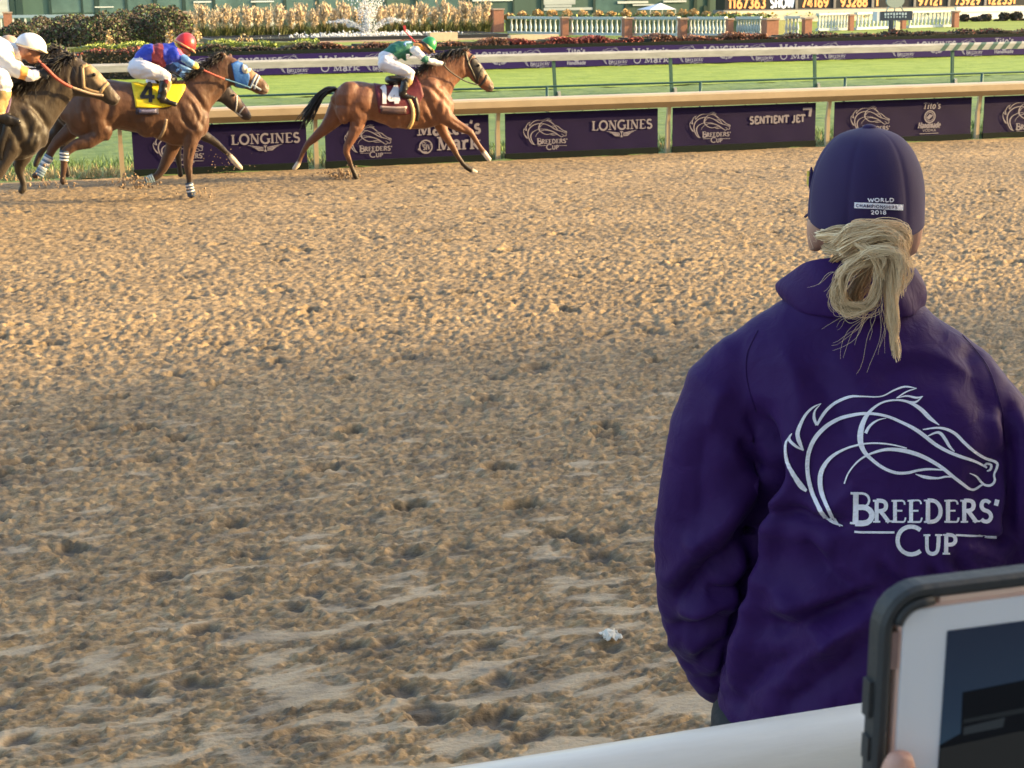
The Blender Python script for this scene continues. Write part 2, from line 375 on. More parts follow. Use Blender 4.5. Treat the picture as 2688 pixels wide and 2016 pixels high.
def dirt_material():
    mt = bpy.data.materials.new('track_sand'); mt.use_nodes = True; t = mt.node_tree; n = t.nodes; l = t.links
    b = n['Principled BSDF']; b.inputs['Roughness'].default_value = .9; b.inputs['Specular IOR Level'].default_value = .25
    geo = n.new('ShaderNodeNewGeometry')
    def noise(sc, det, ro, st=(1,1,1)):
        mp = n.new('ShaderNodeMapping'); mp.inputs['Scale'].default_value = st; l.new(geo.outputs['Position'], mp.inputs[0])
        no = n.new('ShaderNodeTexNoise'); no.inputs['Scale'].default_value = sc; no.inputs['Detail'].default_value = det; no.inputs['Roughness'].default_value = ro
        l.new(mp.outputs[0], no.inputs['Vector']); return no.outputs['Fac']
    big = noise(.55, 5, .6, (.6,1,1)); mid = noise(11, 6, .68, (.55,1,1)); fine = noise(60, 4, .6, (.8,1,1))
    cr = n.new('ShaderNodeValToRGB'); e = cr.color_ramp.elements
    e[0].position = .34; e[0].color = (.120,.088,.056,1); e[1].position = .62; e[1].color = (.455,.318,.170,1)
    add = n.new('ShaderNodeMath'); add.operation = 'MULTIPLY_ADD'; add.inputs[1].default_value = .25; l.new(big, add.inputs[0])
    m2 = n.new('ShaderNodeMath'); m2.operation = 'MULTIPLY'; m2.inputs[1].default_value = .75; l.new(mid, m2.inputs[0]); l.new(m2.outputs[0], add.inputs[2])
    l.new(add.outputs[0], cr.inputs[0])
    at = n.new('ShaderNodeAttribute'); at.attribute_name = 'slick'
    mix = n.new('ShaderNodeMix'); mix.data_type = 'RGBA'; l.new(at.outputs['Fac'], mix.inputs['Factor']); l.new(cr.outputs[0], mix.inputs['A']); mix.inputs['B'].default_value = (.46,.365,.245,1)
    at2 = n.new('ShaderNodeAttribute'); at2.attribute_name = 'damp_shade'
    mix2 = n.new('ShaderNodeMix'); mix2.data_type = 'RGBA'; l.new(at2.outputs['Fac'], mix2.inputs['Factor']); l.new(mix.outputs['Result'], mix2.inputs['A']); mix2.inputs['B'].default_value = (.125,.105,.082,1)
    l.new(mix2.outputs['Result'], b.inputs['Base Color'])
    rr = n.new('ShaderNodeMapRange'); rr.inputs['To Min'].default_value = .92; rr.inputs['To Max'].default_value = .62; l.new(at.outputs['Fac'], rr.inputs[0]); l.new(rr.outputs[0], b.inputs['Roughness'])
    b1 = n.new('ShaderNodeBump'); b1.inputs['Strength'].default_value = .9; b1.inputs['Distance'].default_value = .012; l.new(noise(34, 4, .65, (.7,1,1)), b1.inputs['Height'])
    b2 = n.new('ShaderNodeBump'); b2.inputs['Strength'].default_value = .6; b2.inputs['Distance'].default_value = .004; l.new(fine, b2.inputs['Height']); l.new(b1.outputs[0], b2.inputs['Normal'])
    l.new(b2.outputs[0], b.inputs['Normal'])
    return mt

def build_track():
    Y = [4.55]
    while Y[-1] < 25.36:
        y = Y[-1]; Y.append(y + min(.036, 1.0*y*y/4260))
    Y = np.r_[3.2, 3.7, 4.2, 4.4, Y]
    Y[-1] = 25.36
    T = np.r_[np.array([-14,-8,-5,-3,-2,-1.4,-1.0,-.7,-.5,-.35,-.27]), np.linspace(-.22, .96, 860), np.array([1.0,1.06,1.15,1.3,1.6,2.2,3.2,5,8,14])]
    YY, TT = np.meshgrid(Y, T, indexing='ij'); X = YY*TT
    xw = X + .05*perlin(X/.3, YY/.3); yw = YY + .05*perlin(X/.3+40, YY/.3)
    near = 1-sstep(5.5, 9.5, YY)
    lod = lambda w: np.clip(w/(YY*.0042), 0, 1)            # features finer than the mesh fade out
    und = .018*fbm(X/1.9, YY/1.1, 2)
    rough = sstep(-.45, .30, fbm(xw/.36+9, yw/.125+3, 4) + .52 + .4*sstep(8.5, 12, YY) - .48*(1-sstep(4.9, 7.8, YY)))   # broken crust against slick patches
    c1 = np.abs(perlin(xw/.15, yw/.075)); c2 = np.abs(perlin(xw/.075+7, yw/.034)); c3 = perlin(xw/.042, yw/.019); c4 = perlin(xw/.024+3, yw/.012)
    f1 = fbm(xw/.062+5, yw/.026+11, 4); f1 = np.sign(f1)*np.abs(f1)**1.25
    rdg = 1-np.abs(perlin(xw/.085+51, yw/.040+8)); rdg = rdg**3
    clods = .012*(c1-.2) + .013*(c2-.2)*lod(.07) + .0185*f1*lod(.075) - .018*rdg*(.4+.6*np.abs(perlin(X/.5, YY/.3))) + .0075*c3*lod(.045) + .0065*c4*lod(.022)
    lump = np.maximum(0, perlin(xw/.058+33, yw/.030)-.25)
    h = und + (.14+.86*rough)*clods + .020*lump*rough**2
    h = und + (h-und)*(.78+.22*sstep(5.5, 10, YY))
    slick = (1-rough)*.65
    damp_shade = sstep(.15, .7, fbm(X/.5+70, YY/.25+20, 3))*.40 + .55*rough*sstep(.05, .5, fbm(xw/.09+20, yw/.045+44, 3))
    # hoofprints, their pits coloured for damp sand and for the shade inside
    rg = np.random.default_rng(11); n = 290
    py = 4.9 + 19.5*rg.random(n)**1.15; pt = -.05 + .9*rg.random(n); pxs = py*pt
    Ya = Y
    for k in range(n):
        a = rg.uniform(.06, .125); b = rg.uniform(.05, .085); d = rg.uniform(.030, .055); th = rg.uniform(-.5, .5)
        if py[k] > 7.5: a *= 1.3; b *= 1.2; d *= 1.15
        else: d *= .62
        r0 = np.searchsorted(Ya, py[k]-.35); r1 = np.searchsorted(Ya, py[k]+.35)
        if r1-r0 < 2: continue
        sx = X[r0:r1]-pxs[k]; sy = YY[r0:r1]-py[k]
        msk = np.abs(sx) < .4
        cols = np.where(msk.any(0))[0]
        if len(cols) < 2: continue
        c0, cc = cols[0], cols[-1]+1
        sx = sx[:, c0:cc]; sy = sy[:, c0:cc]
        u = (sx*math.cos(th)+sy*math.sin(th))/a; v = (-sx*math.sin(th)+sy*math.cos(th))/b
        q = np.sqrt(u*u+v*v) + .38*perlin(X[r0:r1, c0:cc]/.06, YY[r0:r1, c0:cc]/.045)
        dep = -d*(1-sstep(.45, 1.05, q)) + .20*d*np.exp(-((q-1.3)/.30)**2)*(.6+.8*(u < 0))
        h[r0:r1, c0:cc] = h[r0:r1, c0:cc]*(1-.6*(1-sstep(.4, 1.0, q))) + dep
        damp_shade[r0:r1, c0:cc] = np.maximum(damp_shade[r0:r1, c0:cc], .95*(1-sstep(.5, 1.1, q)))
        slick[r0:r1, c0:cc] *= sstep(.6, 1.2, q)
    h *= 1-sstep(24.9, 25.36, YY)*.8
    co = np.stack([X, YY, h], -1).reshape(-1, 3)
    o = big_mesh('dirt_track', co, grid_faces(len(Y), len(T)), dirt_material(), {'slick': slick.ravel(), 'damp_shade': damp_shade.ravel()})
    return tag(o, 'churned tan sand of the race track, full of hoofprints', kind='structure')
build_track()

def sheet(name, x0, x1, y0, y1, z, mt, nx=2, ny=2, amp=0.0, sc=1.0, label=None):
    xs = np.linspace(x0, x1, nx); ys = np.linspace(y0, y1, ny); XX, YY = np.meshgrid(xs, ys)
    zz = np.full_like(XX, z)
    if amp: zz = zz + amp*fbm(XX/sc, YY/sc*1.3, 3)
    o = big_mesh(name, np.stack([XX, YY, zz], -1).reshape(-1, 3), grid_faces(ny, nx), mt)
    return tag(o, label, kind='structure')
def grass_mat(name, a, b, sc):
    mt = bpy.data.materials.new(name); mt.use_nodes = True; t = mt.node_tree; n = t.nodes; l = t.links
    bs = n['Principled BSDF']; bs.inputs['Roughness'].default_value = .75; bs.inputs['Specular IOR Level'].default_value = .2
    g = n.new('ShaderNodeNewGeometry'); mp = n.new('ShaderNodeMapping'); mp.inputs['Scale'].default_value = (.45, 1.0, 1); l.new(g.outputs['Position'], mp.inputs[0])
    no = n.new('ShaderNodeTexNoise'); no.inputs['Scale'].default_value = sc; no.inputs['Detail'].default_value = 8; no.inputs['Roughness'].default_value = .7; l.new(mp.outputs[0], no.inputs['Vector'])
    cr = n.new('ShaderNodeValToRGB'); e = cr.color_ramp.elements; e[0].position = .33; e[0].color = (*a, 1); e[1].position = .66; e[1].color = (*b, 1)
    l.new(no.outputs['Fac'], cr.inputs[0]); l.new(cr.outputs[0], bs.inputs['Base Color'])
    n2 = n.new('ShaderNodeTexNoise'); n2.inputs['Scale'].default_value = 9; n2.inputs['Detail'].default_value = 6; l.new(mp.outputs[0], n2.inputs['Vector'])
    bp = n.new('ShaderNodeBump'); bp.inputs['Strength'].default_value = .8; bp.inputs['Distance'].default_value = .05; l.new(n2.outputs['Fac'], bp.inputs['Height']); l.new(bp.outputs[0], bs.inputs['Normal'])
    return mt
M['verge'] = grass_mat('long_verge_grass', (.085,.145,.042), (.180,.245,.085), 2.4)
M['turf'] = grass_mat('mown_turf', (.145,.225,.028), (.275,.350,.065), 1.6)
M['lawn'] = grass_mat('garden_lawn_grass', (.15,.21,.03), (.25,.30,.06), .4)
M['earth'] = grass_mat('infield_ground', (.10,.12,.05), (.16,.17,.08), .1)
sheet('ground', -1500, 1500, -1500, 1500, -.12, M['earth'], label='flat ground out to the horizon')
sheet('grass_verge', -60, 110, 25.3, 44.2, -.01, M['verge'], 480, 110, .045, .5, 'rough darker grass between the dirt track and the turf course')
sheet('turf_course', -80, 150, 44.2, 57.2, .0, M['turf'], 420, 60, .03, .6, 'bright mown grass of the turf course')
sheet('garden_lawn', -120, 260, 57.2, 170, -.03, M['lawn'], 60, 40, .02, 2.0, 'garden lawn behind the purple hoarding')
ap = MB(); ap.box(-60, 90, -11.9, 3.3, -.1, .82)
tag(ap.obj('apron', M['concrete'], loc=(0, 0, 0)), 'raised concrete apron along the outer rail', kind='structure')

# dry and green tufts along the foot of the inside rail
def tufts():
    V = []; F = []; Mi = []; rg = np.random.default_rng(3)
    for k in range(15000):
        x = rg.uniform(-3, 22); y = 25.62 + 2.6*rg.random()**1.4; h = rg.uniform(.05, .16); a = rg.uniform(0, 2*math.pi); w = rg.uniform(.006, .013)
        lx, ly = rg.normal(0, .05, 2); b = len(V)
        V += [(x-w*math.cos(a), y-w*math.sin(a), -.02), (x+w*math.cos(a), y+w*math.sin(a), -.02), (x+lx, y+ly, h)]
        F.append((b, b+1, b+2)); dry = (x < 3 and rg.random() < .9) or rg.random() < .45; Mi.append(1 if dry and y < 26.7 else 0)
    g = mat('green_blade', (.10,.17,.04), .7, island=.35); d = mat('dry_blade', (.42,.33,.17), .8, island=.25)
    tag(mk('grass', V, F, [g, d], None, Mi, False), 'green and straw coloured grass tufts behind the inside rail', kind='stuff')
tufts()

# ------------------------------------------------------------------ rails and fences
def inside_rail():
    P0 = 25.52
    r = empty('inside_rail', (1.589, P0, 0), 'cream inside rail of the dirt track with a broad overhanging cover', 'rail')
    prof = [(-.13,.775),(-.235,.872),(-.235,.975),(-.19,1.004),(.02,1.012),(.05,.99),(.05,.93),(-.02,.90),(-.06,.80)]  # (y, z)
    x0, x1 = -40, 90; V = [(x, P0+y, z) for x in (x0, x1) for y, z in prof]; n = len(prof)
    F = [(i, (i+1) % n, n+(i+1) % n, n+i) for i in range(n)] + [tuple(range(n-1, -1, -1)), tuple(range(n, 2*n))]
    mk('rail_cover', V, F, M['cream'], r, smooth=False)
    first = None
    for i in range(-8, 22):
        x = 1.589+3.05*i
        if first is None:
            b = MB(); b.bar((0, 0, -.1), (0, 0, .5), .07, .07); b.bar((0, 0, .5), (0, -.06, .84), .06, .06)
            first = mesh_of('post', b.v, b.f, M['cream'], None, False)
        o = bpy.data.objects.new('post', first); COL.objects.link(o); o.parent = r; o.location = (x-1.589, 0, 0)
inside_rail()

def emblem_on(b, X0, Z0, w, y, mi, words=True, zs=.86):
    """horse-head emblem, width w, top-left X0, Z0, on a plane facing -Y"""
    s = w/1760
    V, F = flat_strokes([(p, ww*1.25) for p, ww in emblem_strokes(words)], lambda u, v, k: (X0+(u-255)*s, y-.004-k, Z0-(v-110)*s*zs))
    b.add(V, F, mi)
def words_on(b, text, X0, X1, Z, h, y, mi, **kw):
    V, F = flat_strokes(fit_text(text, X0, X1, Z, h, **kw), lambda u, v, k: (u, y-.004-k, v)); b.add(V, F, mi)
def strokes_on(b, st, y, mi):
    V, F = flat_strokes(st, lambda u, v, k: (u, y-.004-k, v)); b.add(V, F, mi)
def ring(cx, cz, r, hw, n=24):
    return (np.array([(cx+r*math.cos(2*math.pi*i/n), cz+r*math.sin(2*math.pi*i/n)) for i in range(n+1)]), hw)

def wings(cx, cz, w):
    st = []
    for s in (-1, 1):
        for i in range(3):
            st.append((np.array([(cx+s*w*(.5-.1*i), cz-.045*i*w), (cx+s*w*.2, cz-.06*w-.045*i*w), (cx+s*w*.05, cz-.08*w-.04*i*w)]), np.array([.004, .018, .012])*w))
    st.append((np.array([(cx-.05*w, cz-.03*w), (cx+.05*w, cz-.03*w)]), .012*w)); st.append((np.array([(cx-.035*w, cz-.19*w), (cx+.035*w, cz-.19*w)]), .012*w))
    st.append((np.array([(cx, cz-.03*w), (cx, cz-.11*w), (cx, cz-.19*w)]), np.array([.035, .006, .035])*w))
    return st
BY = 25.47
def banner(x0, x1, kind, label):
    X0, X1 = atY(x0, 400, BY)[0], atY(x1, 400, BY)[0]; W = X1-X0; zt, zb = .755, .0
    b = MB(); nx = 24
    V = []; nz_ = 4
    for yo in (0, .012):
        for j in range(nz_+1):
            for i in range(nx+1):
                x = X0+W*i/nx; z = zb+.1+(zt-zb-.1)*j/nz_
                V.append((x, BY+.004*math.sin(i*.75)*math.sin(j*1.1+i*.3)+yo, z))
    gf = grid_faces(nz_+1, nx+1).tolist(); off = (nz_+1)*(nx+1)
    b.add(V, [tuple(q) for q in gf]+[tuple(off+k for k in q[::-1]) for q in gf])
    r = empty('banner', ((X0+X1)/2, BY, 0), label, 'banner', 'banners hung under the inside rail')
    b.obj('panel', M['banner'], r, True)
    s = MB(); s.box(X0-.01, X1+.01, BY-.02, BY+.02, -.03, zb+.098); s.obj('skirt_board', M['skirt'], r)
    for k in range(5):
        q = MB(); xx = X0+W*(.06+.22*k); q.bar((xx, BY+.005, zt-.01), (xx, BY+.02, .93), .02, .01); q.obj('tie', M['skirt'], r)
    y = BY-.008
    e = MB(); emblem_on(e, X0+W*.114, .66, W*.285, y, 0); e.obj('emblem', M['print'], r)
    t = MB(); f = lambda a: X0+W*a
    if kind == 'longines':
        words_on(t, 'LONGINES', f(.56), f(.965), .425, .155, y, 0, thick=.2, thin=.09)
        strokes_on(t, wings(f(.755), .405, W*.2), y, 0)
    elif kind == 'makers':
        words_on(t, "Maker's", f(.555), f(.955), .455, .22, y, 0, thick=.2, thin=.09)
        words_on(t, 'Mark', f(.675), f(.945), .20, .22, y, 0, thick=.2, thin=.09)
        cx, cz, rr = f(.605), .27, .105
        strokes_on(t, [ring(cx, cz, rr, .011)], y, 0)
        words_on(t, 'SIV', cx-.05, cx+.085, cz-.05, .085, y, 0, thick=.2)
        star = [(cx-.035+.045*(1 if i % 2 == 0 else .42)*math.sin(i*math.pi/5), cz+.048+.045*(1 if i % 2 == 0 else .42)*math.cos(i*math.pi/5)) for i in range(11)]
        strokes_on(t, [(np.array(star), .006), (np.array([(cx-.13, cz-.03), (cx-.05, cz-.085), (cx+.02, cz-.09)]), .012)], y, 0)
    elif kind == 'sentient':
        words_on(t, 'SENTIENT JET', f(.53), f(.925), .43, .125, y, 0, serif=False, thick=.25)
        strokes_on(t, [(np.array([(f(.905), .655), (f(.968), .655)]), .02), (np.array([(f(.962), .665), (f(.955), .52)]), .026)], y, 0)
    elif kind == 'titos':
        words_on(t, "Tito's", f(.635), f(.765), .575, .11, y, 0, thick=.2, thin=.11, slant=.18)
        cx, cz = f(.69), .435
        strokes_on(t, [ring(cx, cz, .105, .012), ring(cx, cz, .075, .006), (np.array([(cx-.05, cz-.03), (cx, cz+.03), (cx+.03, cz-.01)]), .022), (np.array([(cx-.03, cz-.045), (cx+.05, cz+.03)]), .014)], y, 0)
        words_on(t, 'Handmade', f(.605), f(.77), .235, .10, y, 0, thick=.22, thin=.12, slant=.2)
        words_on(t, 'VODKA', f(.64), f(.74), .17, .045, y, 0, serif=False, thick=.2)
        strokes_on(t, [(np.array([(f(.62), .135), (f(.76), .135)]), .006)], y, 0)
    if t.v: t.obj('lettering', M['print'], r)
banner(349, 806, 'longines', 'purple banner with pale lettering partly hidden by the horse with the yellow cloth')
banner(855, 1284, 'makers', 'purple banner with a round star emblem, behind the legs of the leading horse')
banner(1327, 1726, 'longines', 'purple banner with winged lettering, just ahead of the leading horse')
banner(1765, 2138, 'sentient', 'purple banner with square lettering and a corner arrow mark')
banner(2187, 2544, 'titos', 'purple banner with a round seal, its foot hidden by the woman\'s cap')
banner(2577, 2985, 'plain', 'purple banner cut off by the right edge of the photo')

def turf_rail():
    Yr = 40.8; r = empty('turf_rail', (13.9, Yr, 0), 'white turf rail on slanting green posts', 'rail')
    prof = [(-.08,.945),(-.08,1.10),(-.045,1.15),(.045,1.15),(.08,1.10),(.08,.945)]; n = len(prof)
    V = [(x, Yr+y, z) for x in (-40, 120) for y, z in prof]
    F = [(i, (i+1) % n, n+(i+1) % n, n+i) for i in range(n)] + [tuple(range(n-1, -1, -1)), tuple(range(n, 2*n))]
    mk('rail_cover', V, F, M['white'], r, smooth=False)
    for x in [-20.5,-16.2,-11.9,-7.6,-3.3,1.0,5.3,9.62,13.9,17.25,21.6,26.0,30.3,34.6,38.9,43.2,47.5,51.8]:
        b = MB(); b.bar((x+.05, Yr+.05, -.1), (x-.03, Yr, .955), .075, .075); b.obj('post', M['greenpost'], r)
        b = MB(); b.bar((x+.14, Yr+.03, 0), (x+.12, Yr+.03, .14), .10, .08); b.obj('post_foot', M['white'], r)
    xs = [atY(px, 130, Yr-.09)[0] for px in (2478, 2510, 2542, 2574, 2606, 2636, 2667, 2698, 2729, 2760)]
    for x in xs:
        b = MB()
        for (ya, za, yb, zb) in ((-.084,.95,-.084,1.10), (-.084,1.10,-.047,1.154)):
            sa = (za-1.0)*.9; sb = (zb-1.0)*.9
            b.add([(x-.085+sa, Yr+ya, za), (x+.085+sa, Yr+ya, za), (x+.085+sb, Yr+yb, zb), (x-.085+sb, Yr+yb, zb)], [(0, 1, 2, 3)])
        b.obj('stripe', M['greenpost'], r)
turf_rail()
def pipe_fence():
    Yr = 31.0; r = empty('pipe_fence', (10.4, Yr, 0), 'low thin dark green pipe fence on the grass', 'fence')
    b = MB(); b.tube([(-40, Yr, .85), (90, Yr, .85)], .022, 8); b.obj('pipe', M['greenpost'], r, True)
    for i in range(-12, 22):
        x = 10.4+3.37*i; b = MB(); b.tube([(x, Yr, -.1), (x, Yr, .85)], .032, 8); b.obj('post', M['greenpost'], r, True)
pipe_fence()

# long purple hoarding on the far side of the turf course
def hoarding():
    Yh = 57.0; X0 = 6.0; X1 = 75.0; y = Yh-.05
    r = empty('hoarding', (30, Yh, 0), 'long purple hoarding with repeated pale logos beyond the turf course', 'hoarding')
    b = MB(); b.box(X0, X1, Yh-.05, Yh+.05, .03, .73); b.obj('board', M['hoard'], r)
    b = MB(); b.box(X0, X1, Yh-.06, Yh+.06, -.05, .028); b.obj('foot_board', M['skirt'], r)
    b = MB(); b.box(X0, X1, Yh+.0, Yh+.12, .732, .86); b.obj('top_band', M['skirt'], r)  # dark band along the upper edge of the hoarding
    X = lambda px: float(atY(px, 160, Yh)[0])
    for px in (545, 767, 992, 1180, 1405, 1610, 1810, 1995, 2185, 2365, 2545, 2720):
        e = MB(); emblem_on(e, X(px)-.55, .70, 1.1, y, 0); e.obj('emblem', M['printb'], r)
    for px, tx, w, h in ((675, 'LONGINES', 1.8, .26), (890, "Maker's", 1.45, .28), (1090, 'LONGINES', 1.8, .26), (1310, 'LONGINES', 1.8, .26), (1512, "Tito's", .75, .34), (1707, "Maker's", 1.5, .28), (1905, 'LONGINES', 1.9, .28), (2095, "Maker's", 1.7, .30), (2275, 'SENTIENT', 1.8, .2), (2455, 'LONGINES', 1.8, .26), (2632, "Tito's", .9, .36)):
        t = MB()
        if tx == "Maker's":
            words_on(t, tx, X(px)-w/2, X(px)+w/2, .40, h*.85, y, 0, thick=.24, thin=.13); words_on(t, 'Mark', X(px)-w/2+.5, X(px)+w/2, .10, h*.75, y, 0, thick=.24, thin=.13)
            strokes_on(t, [ring(X(px)-w/2+.2, .22, .13, .02)], y, 0)
        elif tx == "Tito's":
            words_on(t, tx, X(px)-w/2, X(px)+w/2, .48, h*.6, y, 0, thick=.24, thin=.13); strokes_on(t, [ring(X(px), .33, .1, .03)], y, 0); words_on(t, 'Handmade', X(px)-w/2, X(px)+w/2, .1, .13, y, 0, thick=.25, thin=.15)
        else:
            words_on(t, tx, X(px)-w/2, X(px)+w/2, .36, h, y, 0, thick=.24, thin=.12)
            if tx == 'LONGINES': strokes_on(t, wings(X(px), .33, .9), y, 0)
        t.obj('lettering', M['printb'], r)
hoarding()

# ------------------------------------------------------------------ planting
def leaves(n, sampler, size, seed, squash=.6):
    """n leaf quads; sampler(rg) -> point"""
    rg = np.random.default_rng(seed); P = sampler(rg, n); n = len(P)
    a = rg.normal(size=(n, 3)); a /= np.linalg.norm(a, axis=1, keepdims=True)
    c = rg.normal(size=(n, 3)); b = np.cross(a, c); b /= np.linalg.norm(b, axis=1, keepdims=True)
    s = size*rg.uniform(.6, 1.35, (n, 1)); A = a*s; B = b*s*squash
    V = np.empty((4*n, 3)); V[0::4] = P-A; V[1::4] = P-B; V[2::4] = P+A; V[3::4] = P+B
    i = np.arange(n)*4
    return V, np.stack([i, i+1, i+2, i+3], 1)
L_dark = mat('dark_hedge_leaf', (.060,.056,.040), .8, island=.22, spec=.15)
L_brown = mat('bronze_leaf', (.115,.086,.068), .8, island=.2, spec=.15)
L_red = mat('red_leaf', (.28,.070,.055), .75, island=.4)
L_rust = mat('rust_leaf', (.26,.12,.07), .6, island=.4)
L_lime = mat('lime_leaf', (.27,.33,.06), .6, island=.3)
L_tan = mat('tan_seedhead', (.46,.32,.14), .8, island=.3)
L_plume = mat('straw_plume', (.52,.41,.27), .85, island=.15)
L_grass = mat('grass_clump_blade', (.10,.105,.03), .7, island=.4)
L_mum = mat('tan_mum', (.50,.33,.14), .8, island=.25)
L_yel = mat('yellow_flower', (.62,.36,.03), .7, island=.3)
L_grn = mat('mid_green_leaf', (.10,.15,.05), .6, island=.4)
def hedge_box(name, x0, x1, y0, y1, z0, z1, n, size, mats, mixf, label, cat, seed, core=(.03,.028,.02), group=None):
    def samp(rg, n):
        x = rg.uniform(x0, x1, n); f = rg.random(n); top = rg.random(n) < .38
        zz = np.where(top, 1.0, rg.random(n)); zt = z1*(.86+.14*np.sin(x*1.7+seed)*.35+.05*np.sin(x*4.1+2*seed)) if True else z1
        z = z0+(zt-z0)*zz + rg.normal(0, size*.5, n); y = np.where(top, rg.uniform(y0, y1, n), y0+(y1-y0)*.15*f)
        return np.stack([x, y, z], 1)
    V, F = leaves(n, samp, size, seed)
    rg = np.random.default_rng(seed+50); cen = V.reshape(-1, 4, 3).mean(1)
    mi = mixf(rg, cen, z0, z1)
    r = empty(name, ((x0+x1)/2, (y0+y1)/2, z0), label, cat, group)
    mk('foliage', V, F, mats, r, mi, False)
    b = MB(); nx = max(2, int((x1-x0)/.6))
    for i in range(nx): 
        xa = x0+(x1-x0)*i/nx; xb = x0+(x1-x0)*(i+1)/nx
        b.box(xa+.001, xb-.001, y0+.1, y1-.05, z0-.1, z0+(z1-z0)*(.86+.03*math.sin(i*2.3+seed)))
    b.obj('branches', mat('hedge_core', core, .9, .3, 6), r)
def top_mix(col_top, col_side, frac):
    def f(rg, c, z0, z1):
        t = (c[:, 2]-z0)/(z1-z0)
        return np.where((t > .72) & (rg.random(len(c)) < frac), col_top, np.where(rg.random(len(c)) < .3, 2, col_side))
    return f
HX = lambda px, Y: float(atY(px, 110, Y)[0])
hedge_box('hedge', -9, HX(500, 58), 57.6, 58.8, 0, 1.08, 11000, .05, [L_red, L_dark, L_brown], top_mix(0, 1, .42), 'dark clipped hedge dotted with red leaves behind the left horses', 'hedge', 1)
hedge_box('hedge', HX(505, 58), HX(835, 58), 57.5, 58.6, 0, 1.10, 8000, .045, [L_brown, L_dark, L_grn], top_mix(0, 1, .6), 'low brown hedge above the left end of the hoarding', 'hedge', 2)
hedge_box('hedge', HX(838, 58), HX(1330, 58), 57.5, 58.6, 0, 1.12, 12500, .045, [L_rust, L_dark, L_brown], top_mix(0, 1, .8), 'rust coloured hedge above the hoarding, behind the green jockey', 'hedge', 3)
hedge_box('hedge', HX(1335, 58), HX(1678, 58), 57.5, 58.6, 0, 1.14, 9000, .048, [L_red, L_dark, L_rust], top_mix(0, 1, .95), 'bright red hedge above the hoarding, left of the gap', 'hedge', 4)
hedge_box('hedge', HX(1697, 58), HX(2000, 58), 57.5, 58.6, 0, 1.14, 8500, .048, [L_rust, L_dark, L_red], top_mix(0, 1, .9), 'red and rust hedge above the hoarding, right of the gap', 'hedge', 5)
hedge_box('hedge', HX(2004, 58), 62, 57.5, 58.6, 0, 1.10, 17000, .048, [L_brown, L_dark, L_red], top_mix(0, 1, .45), 'dark straggling hedge above the hoarding, under the blue sign', 'hedge', 6)
hedge_box('ground_cover', -9, HX(835, 60.5), 60, 61.5, 0, 1.20, 12000, .055, [L_lime, L_lime, L_grn], top_mix(0, 0, .7), 'row of lime green low plants behind the dark hedge', 'plants', 7, core=(.10,.13,.03))

def shrub(name, px, y_top, Y, wpx, mats, n, size, label, cat, seed, group=None, z0=0.0, flat=1.0):
    c = atY(px, y_top, Y); h = c[2]-z0; w = wpx/pxm(c)/2
    def samp(rg, n):
        d = rg.normal(size=(n, 3)); d /= np.linalg.norm(d, axis=1, keepdims=True)
        rr = (.55+.45*rg.random((n, 1))**.5)*(1+.10*np.sin(d[:, :1]*6+seed)*np.cos(d[:, 2:]*5+seed))
        p = d*rr*np.array([[w, w, h*.55]]); p[:, 2] = p[:, 2]+h*.5; p[:, 2] = np.clip(p[:, 2], 0, None)
        return p+np.array([[c[0], Y, z0]])
    V, F = leaves(n, samp, size, seed)
    rg = np.random.default_rng(seed); mi = rg.integers(0, len(mats), len(F))
    r = empty(name, (c[0], Y, z0), label, cat, group)
    mk('foliage', V, F, mats, r, mi, False)
    b = MB(); b.tube([(c[0], Y, z0-.1), (c[0]+.03, Y, z0+h*.5)], [.05, .02], 6); b.obj('stem', mat('stem_bark', (.09,.065,.045), .9), r, True)
    return r
for i, (px, yt, w) in enumerate([(45, 62, 120), (110, 50, 160), (190, 42, 180), (265, 40, 170), (330, 34, 180), (395, 16, 170), (445, 24, 130)]):
    shrub('tall_shrub', px, yt, 72+1.2*(i % 3), w, [L_dark, L_brown, L_grn, L_brown], 6500, .06, ['dark bronze shrub behind the white jockey cap', 'dark shrub half covering the white balustrade at the far left', 'broad dark shrub left of the tallest bronze one', 'dark mottled shrub in the middle of the left shrubbery', 'bronze tinted shrub right of the mottled one', 'tallest bronze and pink tipped shrub of the left shrubbery', 'bronze shrub against the left brick pier'][i], 'shrub', 20+i, 'shrubbery on the left')
for i, (px, yt, w) in enumerate([(285, 86, 26), (445, 84, 34), (640, 92, 60), (515, 72, 36)]):
    shrub('seedhead_tuft', px, yt, 61.8, w, [L_tan, L_tan, L_plume], 350, .06, ['small tan tuft in front of the dark shrubs', 'small tan tuft beside the left brick pier', 'widest tan tuft in front of the dark pond wall', 'thin leaning tan tuft right of the left brick pier'][i], 'plant', 40+i)

